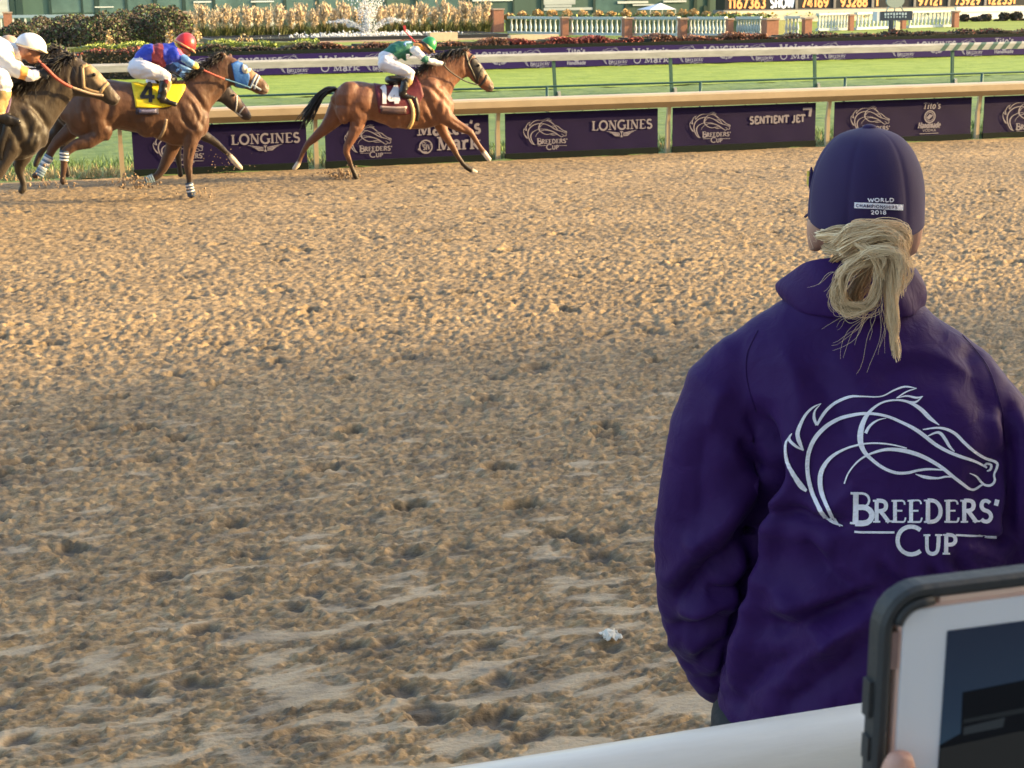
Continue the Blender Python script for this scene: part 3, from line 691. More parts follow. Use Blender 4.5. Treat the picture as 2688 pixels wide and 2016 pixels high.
# ornamental grasses: three meshes shared by all clumps
def grass_clump_mesh(seed):
    rg = np.random.default_rng(seed); V = []; F = []; Mi = []
    def blade(p0, p1, p2, w, mi):
        a = rg.uniform(0, math.pi); dx, dy = math.cos(a)*w, math.sin(a)*w; b = len(V)
        for p, k in ((p0, 1), (p1, .8), (p2, .12)): V.extend([(p[0]-dx*k, p[1]-dy*k, p[2]), (p[0]+dx*k, p[1]+dy*k, p[2])])
        F.extend([(b, b+1, b+3, b+2), (b+2, b+3, b+5, b+4)]); Mi.extend([mi, mi])
    for k in range(150):
        a = rg.uniform(0, 2*math.pi); r = rg.random()*.25; l = rg.uniform(.25, .75); h = rg.uniform(.55, 1.15)
        p0 = (r*math.cos(a), r*math.sin(a), 0); p1 = ((r+l*.35)*math.cos(a), (r+l*.35)*math.sin(a), h*.75); p2 = ((r+l)*math.cos(a), (r+l)*math.sin(a), h*rg.uniform(.7, 1.05))
        blade(p0, p1, p2, .018, 0)
    for k in range(70):
        a = rg.uniform(0, 2*math.pi); l = rg.random()*.40; h = rg.uniform(1.15, 1.85)
        t = np.array((l*math.cos(a), l*math.sin(a), h)); blade((0, 0, .3), tuple(t*.6), tuple(t), .008, 1)
        for q in range(7):
            s = rg.uniform(.70, 1.04); c = t*s + rg.normal(0, .035, 3)
            blade(tuple(c), tuple(c+np.array([rg.normal(0, .03), rg.normal(0, .03), .09])), tuple(c+np.array([rg.normal(0, .05), rg.normal(0, .05), .2])), .035, 1)
    return mesh_of('grass_clump', V, F, [L_grass, L_plume], Mi, False)
ORD = ('first second third fourth fifth sixth seventh eighth ninth tenth eleventh twelfth thirteenth fourteenth fifteenth sixteenth seventeenth eighteenth nineteenth twentieth '+' '.join('twenty-'+w for w in 'first second third fourth fifth sixth seventh eighth'.split())).split()
gm = [grass_clump_mesh(s) for s in (1, 2, 3)]
gx = [505,532,560,590,617,648,675,703,735,765,790,822,850,880,905,938,965,1000,1028,1055,1082,1110,1140,1168,1195,1222,1248,1272]
for i, px in enumerate(gx):
    Yg = 108 + 2.2*math.sin(i*2.1); c = atY(px, 86, Yg)
    o = bpy.data.objects.new('ornamental_grass', gm[i % 3]); COL.objects.link(o); o.location = (c[0], Yg, -.02)
    s = .92+.22*math.sin(i*1.7)**2; o.scale = (s*1.15, s*1.15, s*1.03); o.rotation_euler = (0, 0, i*1.3)
    tag(o, '%s clump of straw plumed grass from the left brick pier behind the pond' % ORD[i], 'ornamental grass', 'ornamental grasses behind the pond')

# ------------------------------------------------------------------ piers, balustrades, pond
def pier(px0, px1, yb, yt, label, cap=True, dep=None):
    P = atZ((px0+px1)/2, yb); s = pxm(P); w = (px1-px0)/s; h = (yb-yt)/s
    r = empty('brick_pier', P, label, 'pier')
    d = dep or w
    b = MB(); b.box(P[0]-w/2, P[0]+w/2, P[1], P[1]+d, -.1, h-.1); b.obj('shaft', M['brick'], r)
    b = MB(); b.box(P[0]-w/2-.06, P[0]+w/2+.06, P[1]-.06, P[1]+d+.06, h-.098, h); b.obj('cap', M['brick'] if not cap else mat('pier_cap', (.34,.26,.22), .8), r)
    return P, h
pier(14, 36, 103, 33, 'brick pier behind the far left shrubs')
pier(470, 496, 96, 31, 'brick pier left of the ornamental grasses')
pier(1296, 1324, 84, 24, 'tall brick pier right of the ornamental grasses')
pier(1280, 1296, 84, 24, 'brick wing wall on the left of the tall brick pier', False)
bal_pt = {k: atZ(*k) for k in [(1330,88),(1485,92),(1650,94),(1795,95),(1918,96),(2012,96),(2044,95),(2112,94),(2134,82),(2236,79),(2373,74),(2510,70)]}
baluster_me = {}
def balustrade(a, b, h, n, label):
    A = bal_pt[a].copy(); B = bal_pt[b].copy(); d = B-A; L = np.linalg.norm(d); d /= L; nrm = np.array([d[1], -d[0], 0])
    A = A+d*.35; B = B-d*.35; Cc = (A+B)/2
    r = empty('balustrade', Cc, label, 'balustrade', 'balustrade panels round the garden')
    m1 = MB(); m1.bar(A+np.array([0,0,h-.08]), B+np.array([0,0,h-.08]), .34, .16); m1.obj('top_rail', M['bal'], r)
    m1 = MB(); m1.bar(A+np.array([0,0,.09]), B+np.array([0,0,.09]), .32, .16); m1.obj('bottom_rail', M['bal'], r)
    if h not in baluster_me:
        q = MB(); k = h-.33
        q.lathe((0, 0, 0), [(.085, 0), (.085, .06*k), (.05, .1*k), (.10, .25*k), (.105, .36*k), (.06, .62*k), (.045, .80*k), (.07, .86*k), (.05, .90*k), (.085, .94*k), (.085, k)], 10)
        baluster_me[h] = mesh_of('baluster', q.v, q.f, M['bal'], None, True)
    for i in range(n):
        p = A+(B-A)*((i+.5)/n)
        o = bpy.data.objects.new('baluster', baluster_me[h]); COL.objects.link(o); o.parent = r; o.location = Vector((p[0]-Cc[0], p[1]-Cc[1], .172))
balustrade((1330,88), (1485,92), 1.18, 11, 'grey shaded balustrade panel next to the tall brick pier')
balustrade((1485,92), (1650,94), 1.18, 11, 'grey shaded balustrade panel, second from the tall brick pier')
balustrade((1650,94), (1795,95), 1.18, 10, 'grey shaded balustrade panel, third from the tall brick pier')
balustrade((1795,95), (1918,96), 1.18, 10, 'grey shaded balustrade panel, fourth from the tall brick pier')
balustrade((1918,96), (2012,96), 1.18, 9, 'grey shaded balustrade panel left of the broad brick pier')
balustrade((2044,95), (2112,94), 1.18, 4, 'short cream balustrade panel between two brick piers')
balustrade((2134,82), (2236,79), 1.18, 10, 'sunlit cream balustrade panel left of the blue sign')
balustrade((2236,79), (2373,74), 1.18, 12, 'sunlit cream balustrade panel behind the blue sign')
balustrade((2373,74), (2510,70), 1.18, 12, 'sunlit cream balustrade panel right of the blue sign')
for px, yb, w, lab in ((1485,93,18,'slim brick pier between the first two grey balustrade panels'),(1650,95,22,'slim brick pier with a round tan bush above it'),(1795,96,20,'slim brick pier left of the fourth grey balustrade panel'),(1918,97,16,'slim brick pier left of the last grey balustrade panel'),(2028,97,34,'broad brick pier left of the short cream balustrade panel'),(2122,95,20,'brick pier right of the short cream balustrade panel'),(2236,80,12,'slim sunlit brick pier left of the blue sign'),(2373,75,12,'slim sunlit brick pier right of the sign post'),(2511,71,14,'sunlit brick pier at the right end of the balustrade')):
    pier(px-w/2, px+w/2, yb, yb-48 if px < 2200 else yb-42, lab)
# white rail behind the ornamental grasses
def white_fence():
    a = atZ(500, 88); b = atZ(1280, 82); r = empty('garden_fence', (a+b)/2, 'white garden fence rail behind the ornamental grasses', 'fence')
    u = np.array([0, 0, 1.0]); m_ = mat('garden_fence_paint', (.72,.70,.64), .6)
    q = MB(); q.bar(a+u*1.42, b+u*1.32, .2, .2); q.obj('top_rail', m_, r)
    for i in range(15):
        p = a+(b-a)*i/14; q = MB(); q.bar(p-u*.1, p+u*1.22, .12, .3); q.obj('post', m_, r)
    a = atZ(-10, 92); b = atZ(470, 90); r = empty('garden_fence', (a+b)/2, 'white balustrade rail showing through the left shrubs', 'fence')
    q = MB(); q.bar(a+u*1.45, b+u*1.45, .25, .22); q.obj('top_rail', m_, r)
    for i in range(30):
        p = a+(b-a)*i/29; q = MB(); q.bar(p-u*.1, p+u*1.33, .16, .16); q.obj('post', m_, r)
white_fence()
def pond():
    x0, x1 = atZ(738, 101)[0]-6, atZ(1335, 100)[0]; y0, y1 = 97.5, 104
    r = empty('pond_basin', ((x0+x1)/2, y0, 0), 'dark walled fountain basin in front of the grasses', 'pond')
    b = MB(); b.box(x0, x1, y0, y0+.3, -.1, .28); b.box(x0, x1, y1, y1+.3, -.1, .33); b.box(x0, x0+.3, y0+.302, y1-.002, -.1, .28); b.box(x1-.3, x1, y0+.302, y1-.002, -.1, .28)
    b.obj('wall', mat('pond_liner', (.014,.016,.02), .4), r)
    b = MB(); b.box(x0-.2, x1+.2, y0-.5, y0-.05, -.1, .06); b.obj('kerb', mat('pond_kerb', (.36,.28,.24), .8), r)
    w = MB(); nx = 60
    w.add([(x0+.3, y0+.3, .25), (x1-.3, y0+.3, .25), (x1-.3, y1, .25), (x0+.3, y1, .25)], [(0, 1, 2, 3)])
    o = w.obj('water', mat('pond_water', (.10,.12,.13), .12, spec=.8, bump=.25, bscale=3.0), loc=(0, 0, 0)); tag(o, 'bright rippled water in the basin', kind='structure')
    for pa, pb, yt, yb, lab in ((1128, 1203, 85, 101, 'pale sunlit stone block on the basin edge'), (1338, 1470, 91, 108, 'orange sunlit stone block beside the red hedge')):
        A = atY((pa+pb)/2, yb, 96.2 if pa < 1300 else 93.5); s = pxm(A); wd = (pb-pa)/s; h = atY((pa+pb)/2, yt, A[1])[2]
        q = MB(); q.box(A[0]-wd/2, A[0]+wd/2, A[1], A[1]+.6, -.05, h); tag(q.obj('stone_block', M['stone']), lab, 'stone block')
    foam = mat('fountain_water', (.80,.82,.84), .3, trans=.25)
    Fx = atY(966, 90, 101)[0]; fr = empty('fountain', (Fx, 101, .25), 'white fountain jet with arching side sprays in the basin', 'fountain')
    rg = np.random.default_rng(5)
    def drops(name, pts, rad):
        q = MB()
        for p, rr in zip(pts, rad):
            q.add([(p[0]+dx*rr, p[1]+dy*rr, p[2]+dz*rr*1.3) for dx, dy, dz in ((1,0,0),(0,1,0),(-1,0,0),(0,-1,0),(0,0,1),(0,0,-1))], [(0,1,4),(1,2,4),(2,3,4),(3,0,4),(1,0,5),(2,1,5),(3,2,5),(0,3,5)])
        q.obj(name, foam, fr, True)
    q = MB(); q.tube([(Fx, 101, .24), (Fx, 101, .9), (Fx+.02, 101, 1.5)], [.17, .15, .10], 10); q.obj('jet', foam, fr, True)
    n = 900; z = rg.uniform(.6, 2.9, n); sp = .10+.22*np.clip(z-.6, 0, 1.6); drops('spray', np.stack([Fx+rg.normal(0, 1, n)*sp, 101+rg.normal(0, 1, n)*sp, z], 1), rg.uniform(.018, .055, n)*1.0)
    for sx, reach, hh in ((-1, 1.9, .9), (1, 1.9, .95), (-1, 1.3, .6), (1, 2.6, .85), (-1, 2.6, .85)):
        n = 240; t = rg.random(n); x = Fx+sx*reach*t; zz = .3+hh*4*(t*.62)*(1-t*.62)
        drops('side_spray', np.stack([x+rg.normal(0, .05, n), 101+rg.normal(0, .15, n), zz+rg.normal(0, .05, n)], 1), rg.uniform(.015, .04, n))
    n = 700; drops('splash', np.stack([Fx+rg.normal(0, 2.2, n), 101+rg.normal(0, 1.0, n), .27+np.abs(rg.normal(0, .09, n))], 1), rg.uniform(.02, .07, n))
pond()
# round tan bushes in a green bed above the balustrade
mx = [1335,1370,1412,1448,1488,1530,1570,1605,1643,1683,1720,1757,1792,1820,1855,1890,1930,1965,2000]
my = [40,34,28,30,29,31,31,34,29,32,34,33,28,28,34,36,37,38,39]
bed = MB()
A, B = atZ(1330, 80)+np.array([0,0,.9]), atZ(2010, 82)+np.array([0,0,.9])
hb = []
for i, (px, yt) in enumerate(zip(mx, my)):
    Yb = 112-17*(px-1330)/690
    shrub('mum_bush', px, yt-3, Yb+4, 29, [L_mum, L_tan, L_mum], 260, .10, '%s round tan bush from the tall brick pier above the grey balustrade' % ORD[i], 'bush', 60+i, 'round tan bushes above the balustrade', z0=.85)
def bed_plants():
    V = []; F = []; 
    def samp(rg, n):
        t = rg.random(n); px = 1330+690*t; y = 112-17*t+4+rg.normal(0, .5, n)
        P = np.array([atY(p, 48, yy) for p, yy in zip(px, y)]); P[:, 2] = 1.02+rg.uniform(-.25, .12, n); return P
    V, F = leaves(2600, samp, .14, 90); rg = np.random.default_rng(8)
    tag(mk('bedding_plants', V, F, [L_grn, L_lime], None, (rg.random(len(F)) < .3).astype(int), False), 'low green bedding plants between the round tan bushes', kind='stuff')
    def samp2(rg, n):
        px = rg.uniform(1890, 2480, n); P = np.array([atY(p, 37-(p-1890)*.008, 132) for p in px]); P[:, 2] += rg.uniform(-.35, .1, n); P[:, 1] += rg.normal(0, .6, n); return P
    V, F = leaves(1800, samp2, .15, 91)
    tag(mk('flower_bed', V, F, [L_yel, L_grn], None, (rg.random(len(F)) < .35).astype(int), False), 'yellow flowers under the tote board', kind='stuff')
bed_plants()
bk = MB(); e1, e2 = atZ(1330, 84)+np.array([1.5, 3.2, 0]), atZ(2012, 92)+np.array([2.5, 2.5, 0]); bk.bar(e1+np.array([0,0,.38]), e2+np.array([0,0,.38]), 1.6, .9)
tag(bk.obj('planter_bed', M['earth']), 'raised bed behind the grey balustrade', 'planter')

# ------------------------------------------------------------------ buildings behind the garden, tote board, sign
def infield_building():
    Yb = 150.0; X = lambda px: float(atY(px, 40, Yb)[0]); x0, x1 = X(-300), X(1905)
    r = empty('infield_building', ((x0+x1)/2, Yb, 0), 'teal and glass infield building behind the garden', 'building')
    teal = mat('teal_cladding', (.055,.105,.085), .6, .25, .35, stretch=(1,1,.3)); glass = mat('teal_glass', (.09,.16,.155), .15, .3, .5, spec=.7)
    dark = mat('dark_green_frame', (.018,.045,.04), .5); pale = mat('pale_grey_siding', (.42,.46,.46), .6, .15, .6, stretch=(.3,1,3))
    b = MB(); b.box(x0, x1, Yb, Yb+14, -.1, 9); b.obj('wall', teal, r)
    b = MB(); b.box(x0-.5, x1+.3, Yb-.8, Yb+14.5, 9.002, 9.5); b.obj('roof', dark, r)
    def panel(name, p0, p1, yt, yb, m, d=.06):
        za = atY((p0+p1)/2, yb, Yb)[2]; zb = 8.4 if yt < 0 else atY((p0+p1)/2, yt, Yb)[2]
        q = MB(); q.box(X(p0), X(p1), Yb-d, Yb-.003, za, zb); q.obj(name, m, r)
    panel('siding', -40, 26, -1, 40, pale)
    for p0, p1 in ((28, 40), (44, 62), (130, 136), (215, 219), (250, 262), (330, 336), (405, 413), (480, 488), (560, 566), (664, 672), (745, 752), (830, 838), (1010, 1016), (1090, 1096), (1212, 1218), (1345, 1350), (1420, 1426), (1556, 1562), (1640, 1645), (1820, 1828), (1856, 1862)):
        panel('mullion', p0, p1, -1, 78, dark, .10)
    for p0, p1 in ((137, 214), (220, 249), (263, 329), (337, 404), (414, 479), (489, 559), (567, 663), (673, 744), (753, 829), (839, 1009), (1097, 1211), (1563, 1639)):
        panel('window', p0, p1, -1, 33, glass, .05)
    for p0, p1, yt, yb in ((1427, 1510, -1, 12), (1427, 1555, 20, 27), (1430, 1500, 13, 19)):
        panel('siding', p0, p1, yt, yb, pale, .07)
    for p0, p1, yt, yb in ((1620, 1700, 3, 9), (1740, 1800, 1, 6), (1660, 1716, 11, 15), (1240, 1345, -1, 3), (510, 556, 3, 7), (660, 720, 2, 6), (250, 300, 17, 20)):
        panel('light_fascia', p0, p1, yt, yb, mat('white_fascia', (.6,.64,.64), .6), .13)
    panel('doorway', 1846, 1857, 15, 40, dark, .09)
infield_building()
def canopy():
    Yc = 128.; a = atY(1706, 40, Yc); b_ = atY(1775, 40, Yc); zt = atY(1740, 8, Yc)[2]; ze = atY(1740, 25, Yc)[2]
    r = empty('canopy_tent', ((a[0]+b_[0])/2, Yc, 0), 'white peaked canopy tent behind the tan bushes', 'tent')
    cx = (a[0]+b_[0])/2; q = MB()
    q.add([(a[0], Yc, ze), (b_[0], Yc, ze), (b_[0], Yc+3, ze), (a[0], Yc+3, ze), (cx+.4, Yc+1.5, zt)], [(0, 1, 4), (1, 2, 4), (2, 3, 4), (3, 0, 4), (3, 2, 1, 0)])
    q.obj('roof', mat('tent_fabric', (.75,.77,.80), .7), r)
    for x, y in ((a[0]+.05, Yc+.05), (b_[0]-.05, Yc+.05), (a[0]+.05, Yc+2.95), (b_[0]-.05, Yc+2.95)):
        q = MB(); q.bar((x, y, -.1), (x, y, ze), .08, .08); q.obj('leg', M['white'], r)
canopy()
def tote_board():
    Yb = 135.0; X = lambda px: float(atY(px, 10, Yb)[0]); Z = lambda px, py: float(atY(px, py, Yb)[2])
    x0, x1 = X(1903), X(2900); z1 = Z(2300, 28); z0 = Z(2300, 16.5)
    r = empty('tote_board', ((x0+x1)/2, Yb, 0), 'black tote board with rows of orange digits', 'scoreboard')
    blk = mat('tote_black', (.012,.016,.020), .4); gry = mat('tote_grey', (.22,.21,.20), .7, .15, .5)
    b = MB(); b.box(x0, x1, Yb, Yb+2, z1+.28, 9); b.obj('face', blk, r)
    b = MB(); b.box(x0-.2, x1+.2, Yb-.15, Yb+2.2, -.1, z1+.278); b.obj('base', gry, r)
    for px in (2090, 2190, 2290, 2400, 2490, 2585):
        b = MB(); b.box(X(px)-.12, X(px)+.12, Yb-.1, Yb-.003, z1+.30, 9); b.obj('divider', gry, r)
    lit = mat('orange_lamps', (.8,.35,.08), .5, emit=(1.0,.42,.20), es=.15); wht = mat('white_lamps', (.8,.85,.9), .5, emit=(.8,.9,1.0), es=.14)
    for p0, p1, s in ((1911, 2011, '1167363'), (2022, 2085, 'SHOW'), (2104, 2176, '74169'), (2206, 2278, '93288'), (2297, 2308, '1'), (2409, 2474, '97121'), (2506, 2574, '73929'), (2592, 2667, '122331')):
        q = MB(); words_on(q, s, X(p0), X(p1), z1+.42, .86, Yb-.02, 0, serif=False, thick=.24); q.obj('digits', wht if s == 'SHOW' else lit, r)
    w = MB(); zt = Z(2300, 22); w.box(X(1860), X(2900), Yb-4, Yb-3.7, -.1, zt); tag(w.obj('garden_wall', mat('cream_wall', (.72,.64,.48), .7, .06, .4)), 'long low cream wall under the tote board', 'wall')
tote_board()
def sign():
    Ys = 75.; X = lambda px: float(atY(px, 40, Ys)[0]); Z = lambda py: float(atY(2350, py, Ys)[2])
    r = empty('garden_sign', (X(2340), Ys, 0), 'navy sign board on a dark post with a crest on top', 'sign')
    nav = mat('navy_sign', (.012,.028,.065), .5, spec=.2); pal = mat('sign_print', (.25,.36,.50), .6); gr = mat('crest_grey', (.20,.26,.27), .5)
    b = MB(); b.box(X(2309), X(2394), Ys-.06, Ys+.06, Z(54), Z(29.5)); b.obj('board', nav, r)
    b = MB(); b.box(X(2301), X(2309)-.003, Ys-.05, Ys+.4, Z(54), Z(29.5)); b.obj('edge_panel', mat('pale_edge', (.5,.54,.62), .5), r)
    b = MB(); b.bar((X(2340), Ys, -.1), (X(2340), Ys, Z(54)-.002), .17, .17); b.obj('post', nav, r)
    b = MB()
    for k in range(8):                                   # two blurred lines of lettering
        xa = X(2320+7.6*k); b.box(xa, xa+.11, Ys-.068, Ys-.0605, Z(40.5-(k % 3)), Z(33.5)); b.box(xa+.02, xa+.10, Ys-.068, Ys-.0605, Z(46+(k % 2)), Z(42.5))
    b.obj('lettering', pal, r)
    q = MB(); cx = X(2348); cz = Z(3)
    q.add([(cx+.52*math.cos(a), Ys+d, cz+.33*math.sin(a)) for d in (-.05, .05) for a in np.linspace(0, 2*math.pi, 20, endpoint=False)], [tuple(range(19, -1, -1)), tuple(range(20, 40))]+[(i, (i+1) % 20, 20+(i+1) % 20, 20+i) for i in range(20)])
    for dx, ex in ((-.5, -.30), (0, 0), (.5, .32)): q.bar((cx+dx, Ys, Z(29.4)), (cx+ex, Ys, cz-.2), .06, .06)
    q.obj('crest', gr, r)
    b = MB(); b.box(X(2345), X(2356), Ys-.3, Ys-.27, -.1, Z(58)); tag(b.obj('marker_board', mat('cream_board', (.66,.60,.42), .6)), 'small cream board leaning by the sign post', 'board')
    Yt = 126.; Xt = lambda px: float(atY(px, 40, Yt)[0]); zt = float(atY(2600, 17, Yt)[2])
    b = MB(); b.box(Xt(2512), Xt(2860), Yt, Yt+.3, -.1, zt-.45); b.box(Xt(2512)-.1, Xt(2860), Yt-.05, Yt+.35, zt-.448, zt); tag(b.obj('marquee_wall', mat('marquee_white', (.80,.80,.79), .6)), 'white marquee wall at the upper right edge', 'marquee')
    for i, (px, yt, w) in enumerate([(2532, 38, 22), (2566, 45, 36), (2588, 38, 30), (2625, 56, 30), (2636, 34, 26), (2668, 33, 34), (2690, 52, 40)]):
        shrub('shrub', px, yt, 118, w, [L_dark, L_brown], 260, .16, ['reddish shrub beside the end brick pier', 'low dark spreading shrub before the white marquee', 'upright dark shrub before the white marquee', 'small round dark shrub before the white marquee', 'thin brown shrub before the white marquee', 'tall brown shrub near the right edge', 'dark round shrub cut by the right edge'][i], 'shrub', 140+i)
sign()
def grandstand():
    r = empty('grandstand', (120, -12, 0), 'tall roofed grandstand behind the photographer that shades the outer track', 'grandstand')
    wall = mat('grandstand_paint', (.74,.72,.68), .7); seat = mat('grandstand_tiers', (.52,.50,.48), .8)
    x0, x1 = -25, 330; h = 31.0
    b = MB(); b.box(x0, x1, -40, -12.0, h-.6, h); b.obj('roof', wall, r)
    b = MB(); b.box(x0, x1, -40.3, -40.002, -.1, h); b.obj('back_wall', wall, r)
    for k in range(12):
        b = MB(); b.box(x0, x1, -12.6-2*k-2, -12.6-2*k-.002, -.1, 1.4+1.7*k); b.obj('tier', seat, r)
    for k in range(28):
        b = MB(); b.bar((x0+1+12.5*k, -12.3, -.1), (x0+1+12.5*k, -12.3, h-.602), .4, .4); b.obj('column', wall, r)
grandstand()

# ------------------------------------------------------------------ bodies: swept tubes fused into one skin
class Body:
    """tubes of elliptical rings, fused by a voxel remesh into one continuous mesh"""
    def __init__(s): s.v = []; s.f = []; s.seg = []
    def sweep(s, rings, tagname, n=16, dome=.55):
        """rings: (centre, vecA, vecB)"""
        rg = [(np.asarray(c, float), np.asarray(a, float), np.asarray(b, float)) for c, a, b in rings]
        d0 = rg[0][0]-rg[1][0]; d1 = rg[-1][0]-rg[-2][0]
        d0 = d0/max(np.linalg.norm(d0), 1e-9); d1 = d1/max(np.linalg.norm(d1), 1e-9)
        def cap(r, d):
            c, a, b = r; q = min(np.linalg.norm(a), np.linalg.norm(b))*dome
            return [(c+d*q*.6, a*.80, b*.80), (c+d*q, a*.38, b*.38)]
        s0 = cap(rg[0], d0)[::-1]; s1 = cap(rg[-1], d1)
        al = s0+rg+s1; base = len(s.v); k = len(al)
        for c, a, b in al:
            for j in range(n):
                t = 2*math.pi*j/n; s.v.append(tuple(c+a*math.cos(t)+b*math.sin(t)))
        for i in range(k-1):
            for j in range(n): s.f.append((base+i*n+j, base+i*n+(j+1) % n, base+(i+1)*n+(j+1) % n, base+(i+1)*n+j))
        s.f.append(tuple(base+j for j in range(n-1, -1, -1))); s.f.append(tuple(base+(k-1)*n+j for j in range(n)))
        for i in range(len(rg)-1):
            s.seg.append((rg[i][0], rg[i+1][0], .5*(np.linalg.norm(rg[i][1])+np.linalg.norm(rg[i][2])), .5*(np.linalg.norm(rg[i+1][1])+np.linalg.norm(rg[i+1][2])), tagname))
    def limb(s, pts, tagname, lat=.9, n=12):
        """pts: (centre, radius) in the XZ plane; lateral axis Y"""
        c = np.array([p[0] for p in pts], float); r = [p[1] for p in pts]; k = len(c); rings = []
        for i in range(k):
            t = c[min(i+1, k-1)]-c[max(i-1, 0)]; t = t/max(np.linalg.norm(t), 1e-9)
            a = np.cross(t, (0, 1, 0)); a = a/max(np.linalg.norm(a), 1e-9); b = np.cross(t, a)
            rings.append((c[i], a*r[i], b*r[i]*lat))
        s.sweep(rings, tagname, n)
    def ball(s, c, rx, ry, rz, tagname, n=14):
        c = np.asarray(c, float); rings = []
        for q in (-.75, -.3, .3, .75):
            w = math.sqrt(1-q*q); rings.append((c+np.array([0, 0, q*rz]), np.array([rx*w, 0, 0]), np.array([0, ry*w, 0])))
        s.sweep(rings, tagname, n, .9)
    def fuse(s, name, voxel, smooth_it=4, parent=None, mats=None, tagmat=None, fac=.5):
        me = bpy.data.meshes.new('raw'); me.from_pydata(s.v, [], s.f)
        bm = bmesh.new(); bm.from_mesh(me); bmesh.ops.recalc_face_normals(bm, faces=bm.faces); bm.to_mesh(me); bm.free()
        tmp = bpy.data.objects.new('raw', me); COL.objects.link(tmp)
        md = tmp.modifiers.new('r', 'REMESH'); md.mode = 'VOXEL'; md.voxel_size = voxel; md.use_smooth_shade = True
        sm = tmp.modifiers.new('s', 'SMOOTH'); sm.factor = fac; sm.iterations = smooth_it
        dg = bpy.context.evaluated_depsgraph_get(); dg.update(); ev = tmp.evaluated_get(dg)
        m2 = bpy.data.meshes.new_from_object(ev); bpy.data.objects.remove(tmp); bpy.data.meshes.remove(me)
        nv = len(m2.vertices); co = np.empty(nv*3); m2.vertices.foreach_get('co', co); co = co.reshape(-1, 3)
        faces = [tuple(p.vertices) for p in m2.polygons]; bpy.data.meshes.remove(m2)
        return co, faces
    def nearest(s, P):
        best = np.full(len(P), 1e9); idx = np.zeros(len(P), int)
        for k, (a, b, ra, rb, tg) in enumerate(s.seg):
            d = b-a; L = max(float(d@d), 1e-12); t = np.clip(((P-a)@d)/L, 0, 1)
            q = np.linalg.norm(P-(a+t[:, None]*d), axis=1)-(ra+(rb-ra)*t)
            w = q < best; best[w] = q[w]; idx[w] = k
        return [s.seg[k][4] for k in idx]
def vnormals(co, faces):
    n = np.zeros_like(co)
    q = np.array([f if len(f) == 4 else (f[0], f[1], f[2], f[2]) for f in faces]); a = co[q[:, 2]]-co[q[:, 0]]; b = co[q[:, 3]]-co[q[:, 1]]
    fn = np.cross(a, b)
    for i in range(4): np.add.at(n, q[:, i], fn)
    return n/np.maximum(np.linalg.norm(n, axis=1, keepdims=True), 1e-12)
def set_color(o, col):
    a = o.data.color_attributes.new('Coat', 'FLOAT_COLOR', 'POINT')
    c = np.c_[col, np.ones(len(col))]; a.data.foreach_set('color', c.astype(np.float32).ravel())
def drape(bvh, px, py, off, fallY=None):
    """point on the surface seen at a photograph position, lifted off along the surface normal"""
    d = Vector(ray(px, py)); hit = bvh.ray_cast(Vector(_O), d)
    if hit[0] is None:
        P = atY(px, py, fallY); q = bvh.find_nearest(Vector(P)); hit = q
    nrm = hit[1]
    if nrm.dot(d) > 0: nrm = -nrm
    return np.array(hit[0]+nrm*off)
def drape_ribbon(bvh, pts, hw, off, Y, step=6.0):
    p = resample(smooth_curve(np.array(pts, float), 5), step); v, f = ribbon(p, hw)
    return [drape(bvh, a, b, off, Y) for a, b in v], f
def drape_patch(bvh, rows, off, Y, nu=14):
    """rows: polylines (each list of photo points), lofted into a cloth"""
    rr = [resample(smooth_curve(np.array(r, float), 6), 1e9) if False else np.array(smooth_curve(np.array(r, float), 6)) for r in rows]
    out = []
    for r in rr:
        t = np.linspace(0, 1, len(r)); out.append(np.stack([np.interp(np.linspace(0, 1, nu), t, r[:, k]) for k in (0, 1)], 1))
    A = np.array(out); k = len(A); nv = 14
    t = np.linspace(0, k-1, nv); B = np.stack([[np.interp(t, range(k), A[:, j, c]) for j in range(nu)] for c in (0, 1)], -1)   # nu x nv x 2
    V = [drape(bvh, B[j, i, 0], B[j, i, 1], off, Y) for i in range(nv) for j in range(nu)]
    return V, [tuple(int(q) for q in f) for f in grid_faces(nv, nu)]
def thicken(o, th):
    md = o.modifiers.new('thick', 'SOLIDIFY'); md.thickness = th; md.offset = 1.0
    return o
def pxof(P):
    q = P-_O; z = q@_fw; return np.stack([1344+FPX*(q@_cx)/z, 1008-FPX*(q@_cy)/z], 1)
def segdist(uv, pts):
    p = smooth_curve(np.array(pts, float), 6); best = np.full(len(uv), 1e9); par = np.zeros(len(uv)); L = len(p)-1
    for i in range(L):
        d = p[i+1]-p[i]; l2 = max(d@d, 1e-9); t = np.clip(((uv-p[i])@d)/l2, 0, 1); q = np.linalg.norm(uv-(p[i]+t[:, None]*d), axis=1)
        w = q < best; best[w] = q[w]; par[w] = (i+t[w])/L
    return best, par

def carve(co, fa, lines, cv, sc):
    """creases (-) and ridges (+) traced on the side facing the rail crowd: (points, width, depth mm)"""
    nrm = vnormals(co, fa); uv = pxof(co); d = co-_O; d /= np.linalg.norm(d, axis=1, keepdims=True); fac = sstep(.0, .35, -(nrm*d).sum(1)); disp = np.zeros(len(co))
    for pts, w, dp in lines:
        q, t = segdist(uv, [cv(*p) for p in pts]); w = w*sc; fade = np.minimum(1, 4*np.minimum(t+.05, 1.05-t))
        disp += dp*.001*(np.exp(-(q/w)**2)-(.4*np.exp(-((q-1.9*w)/(w*1.1))**2) if dp < 0 else 0))*fade*fac
    disp += .0035*fbm(co[:, 0]*7+co[:, 1]*5, co[:, 2]*7, 3)
    return co+nrm*disp[:, None]

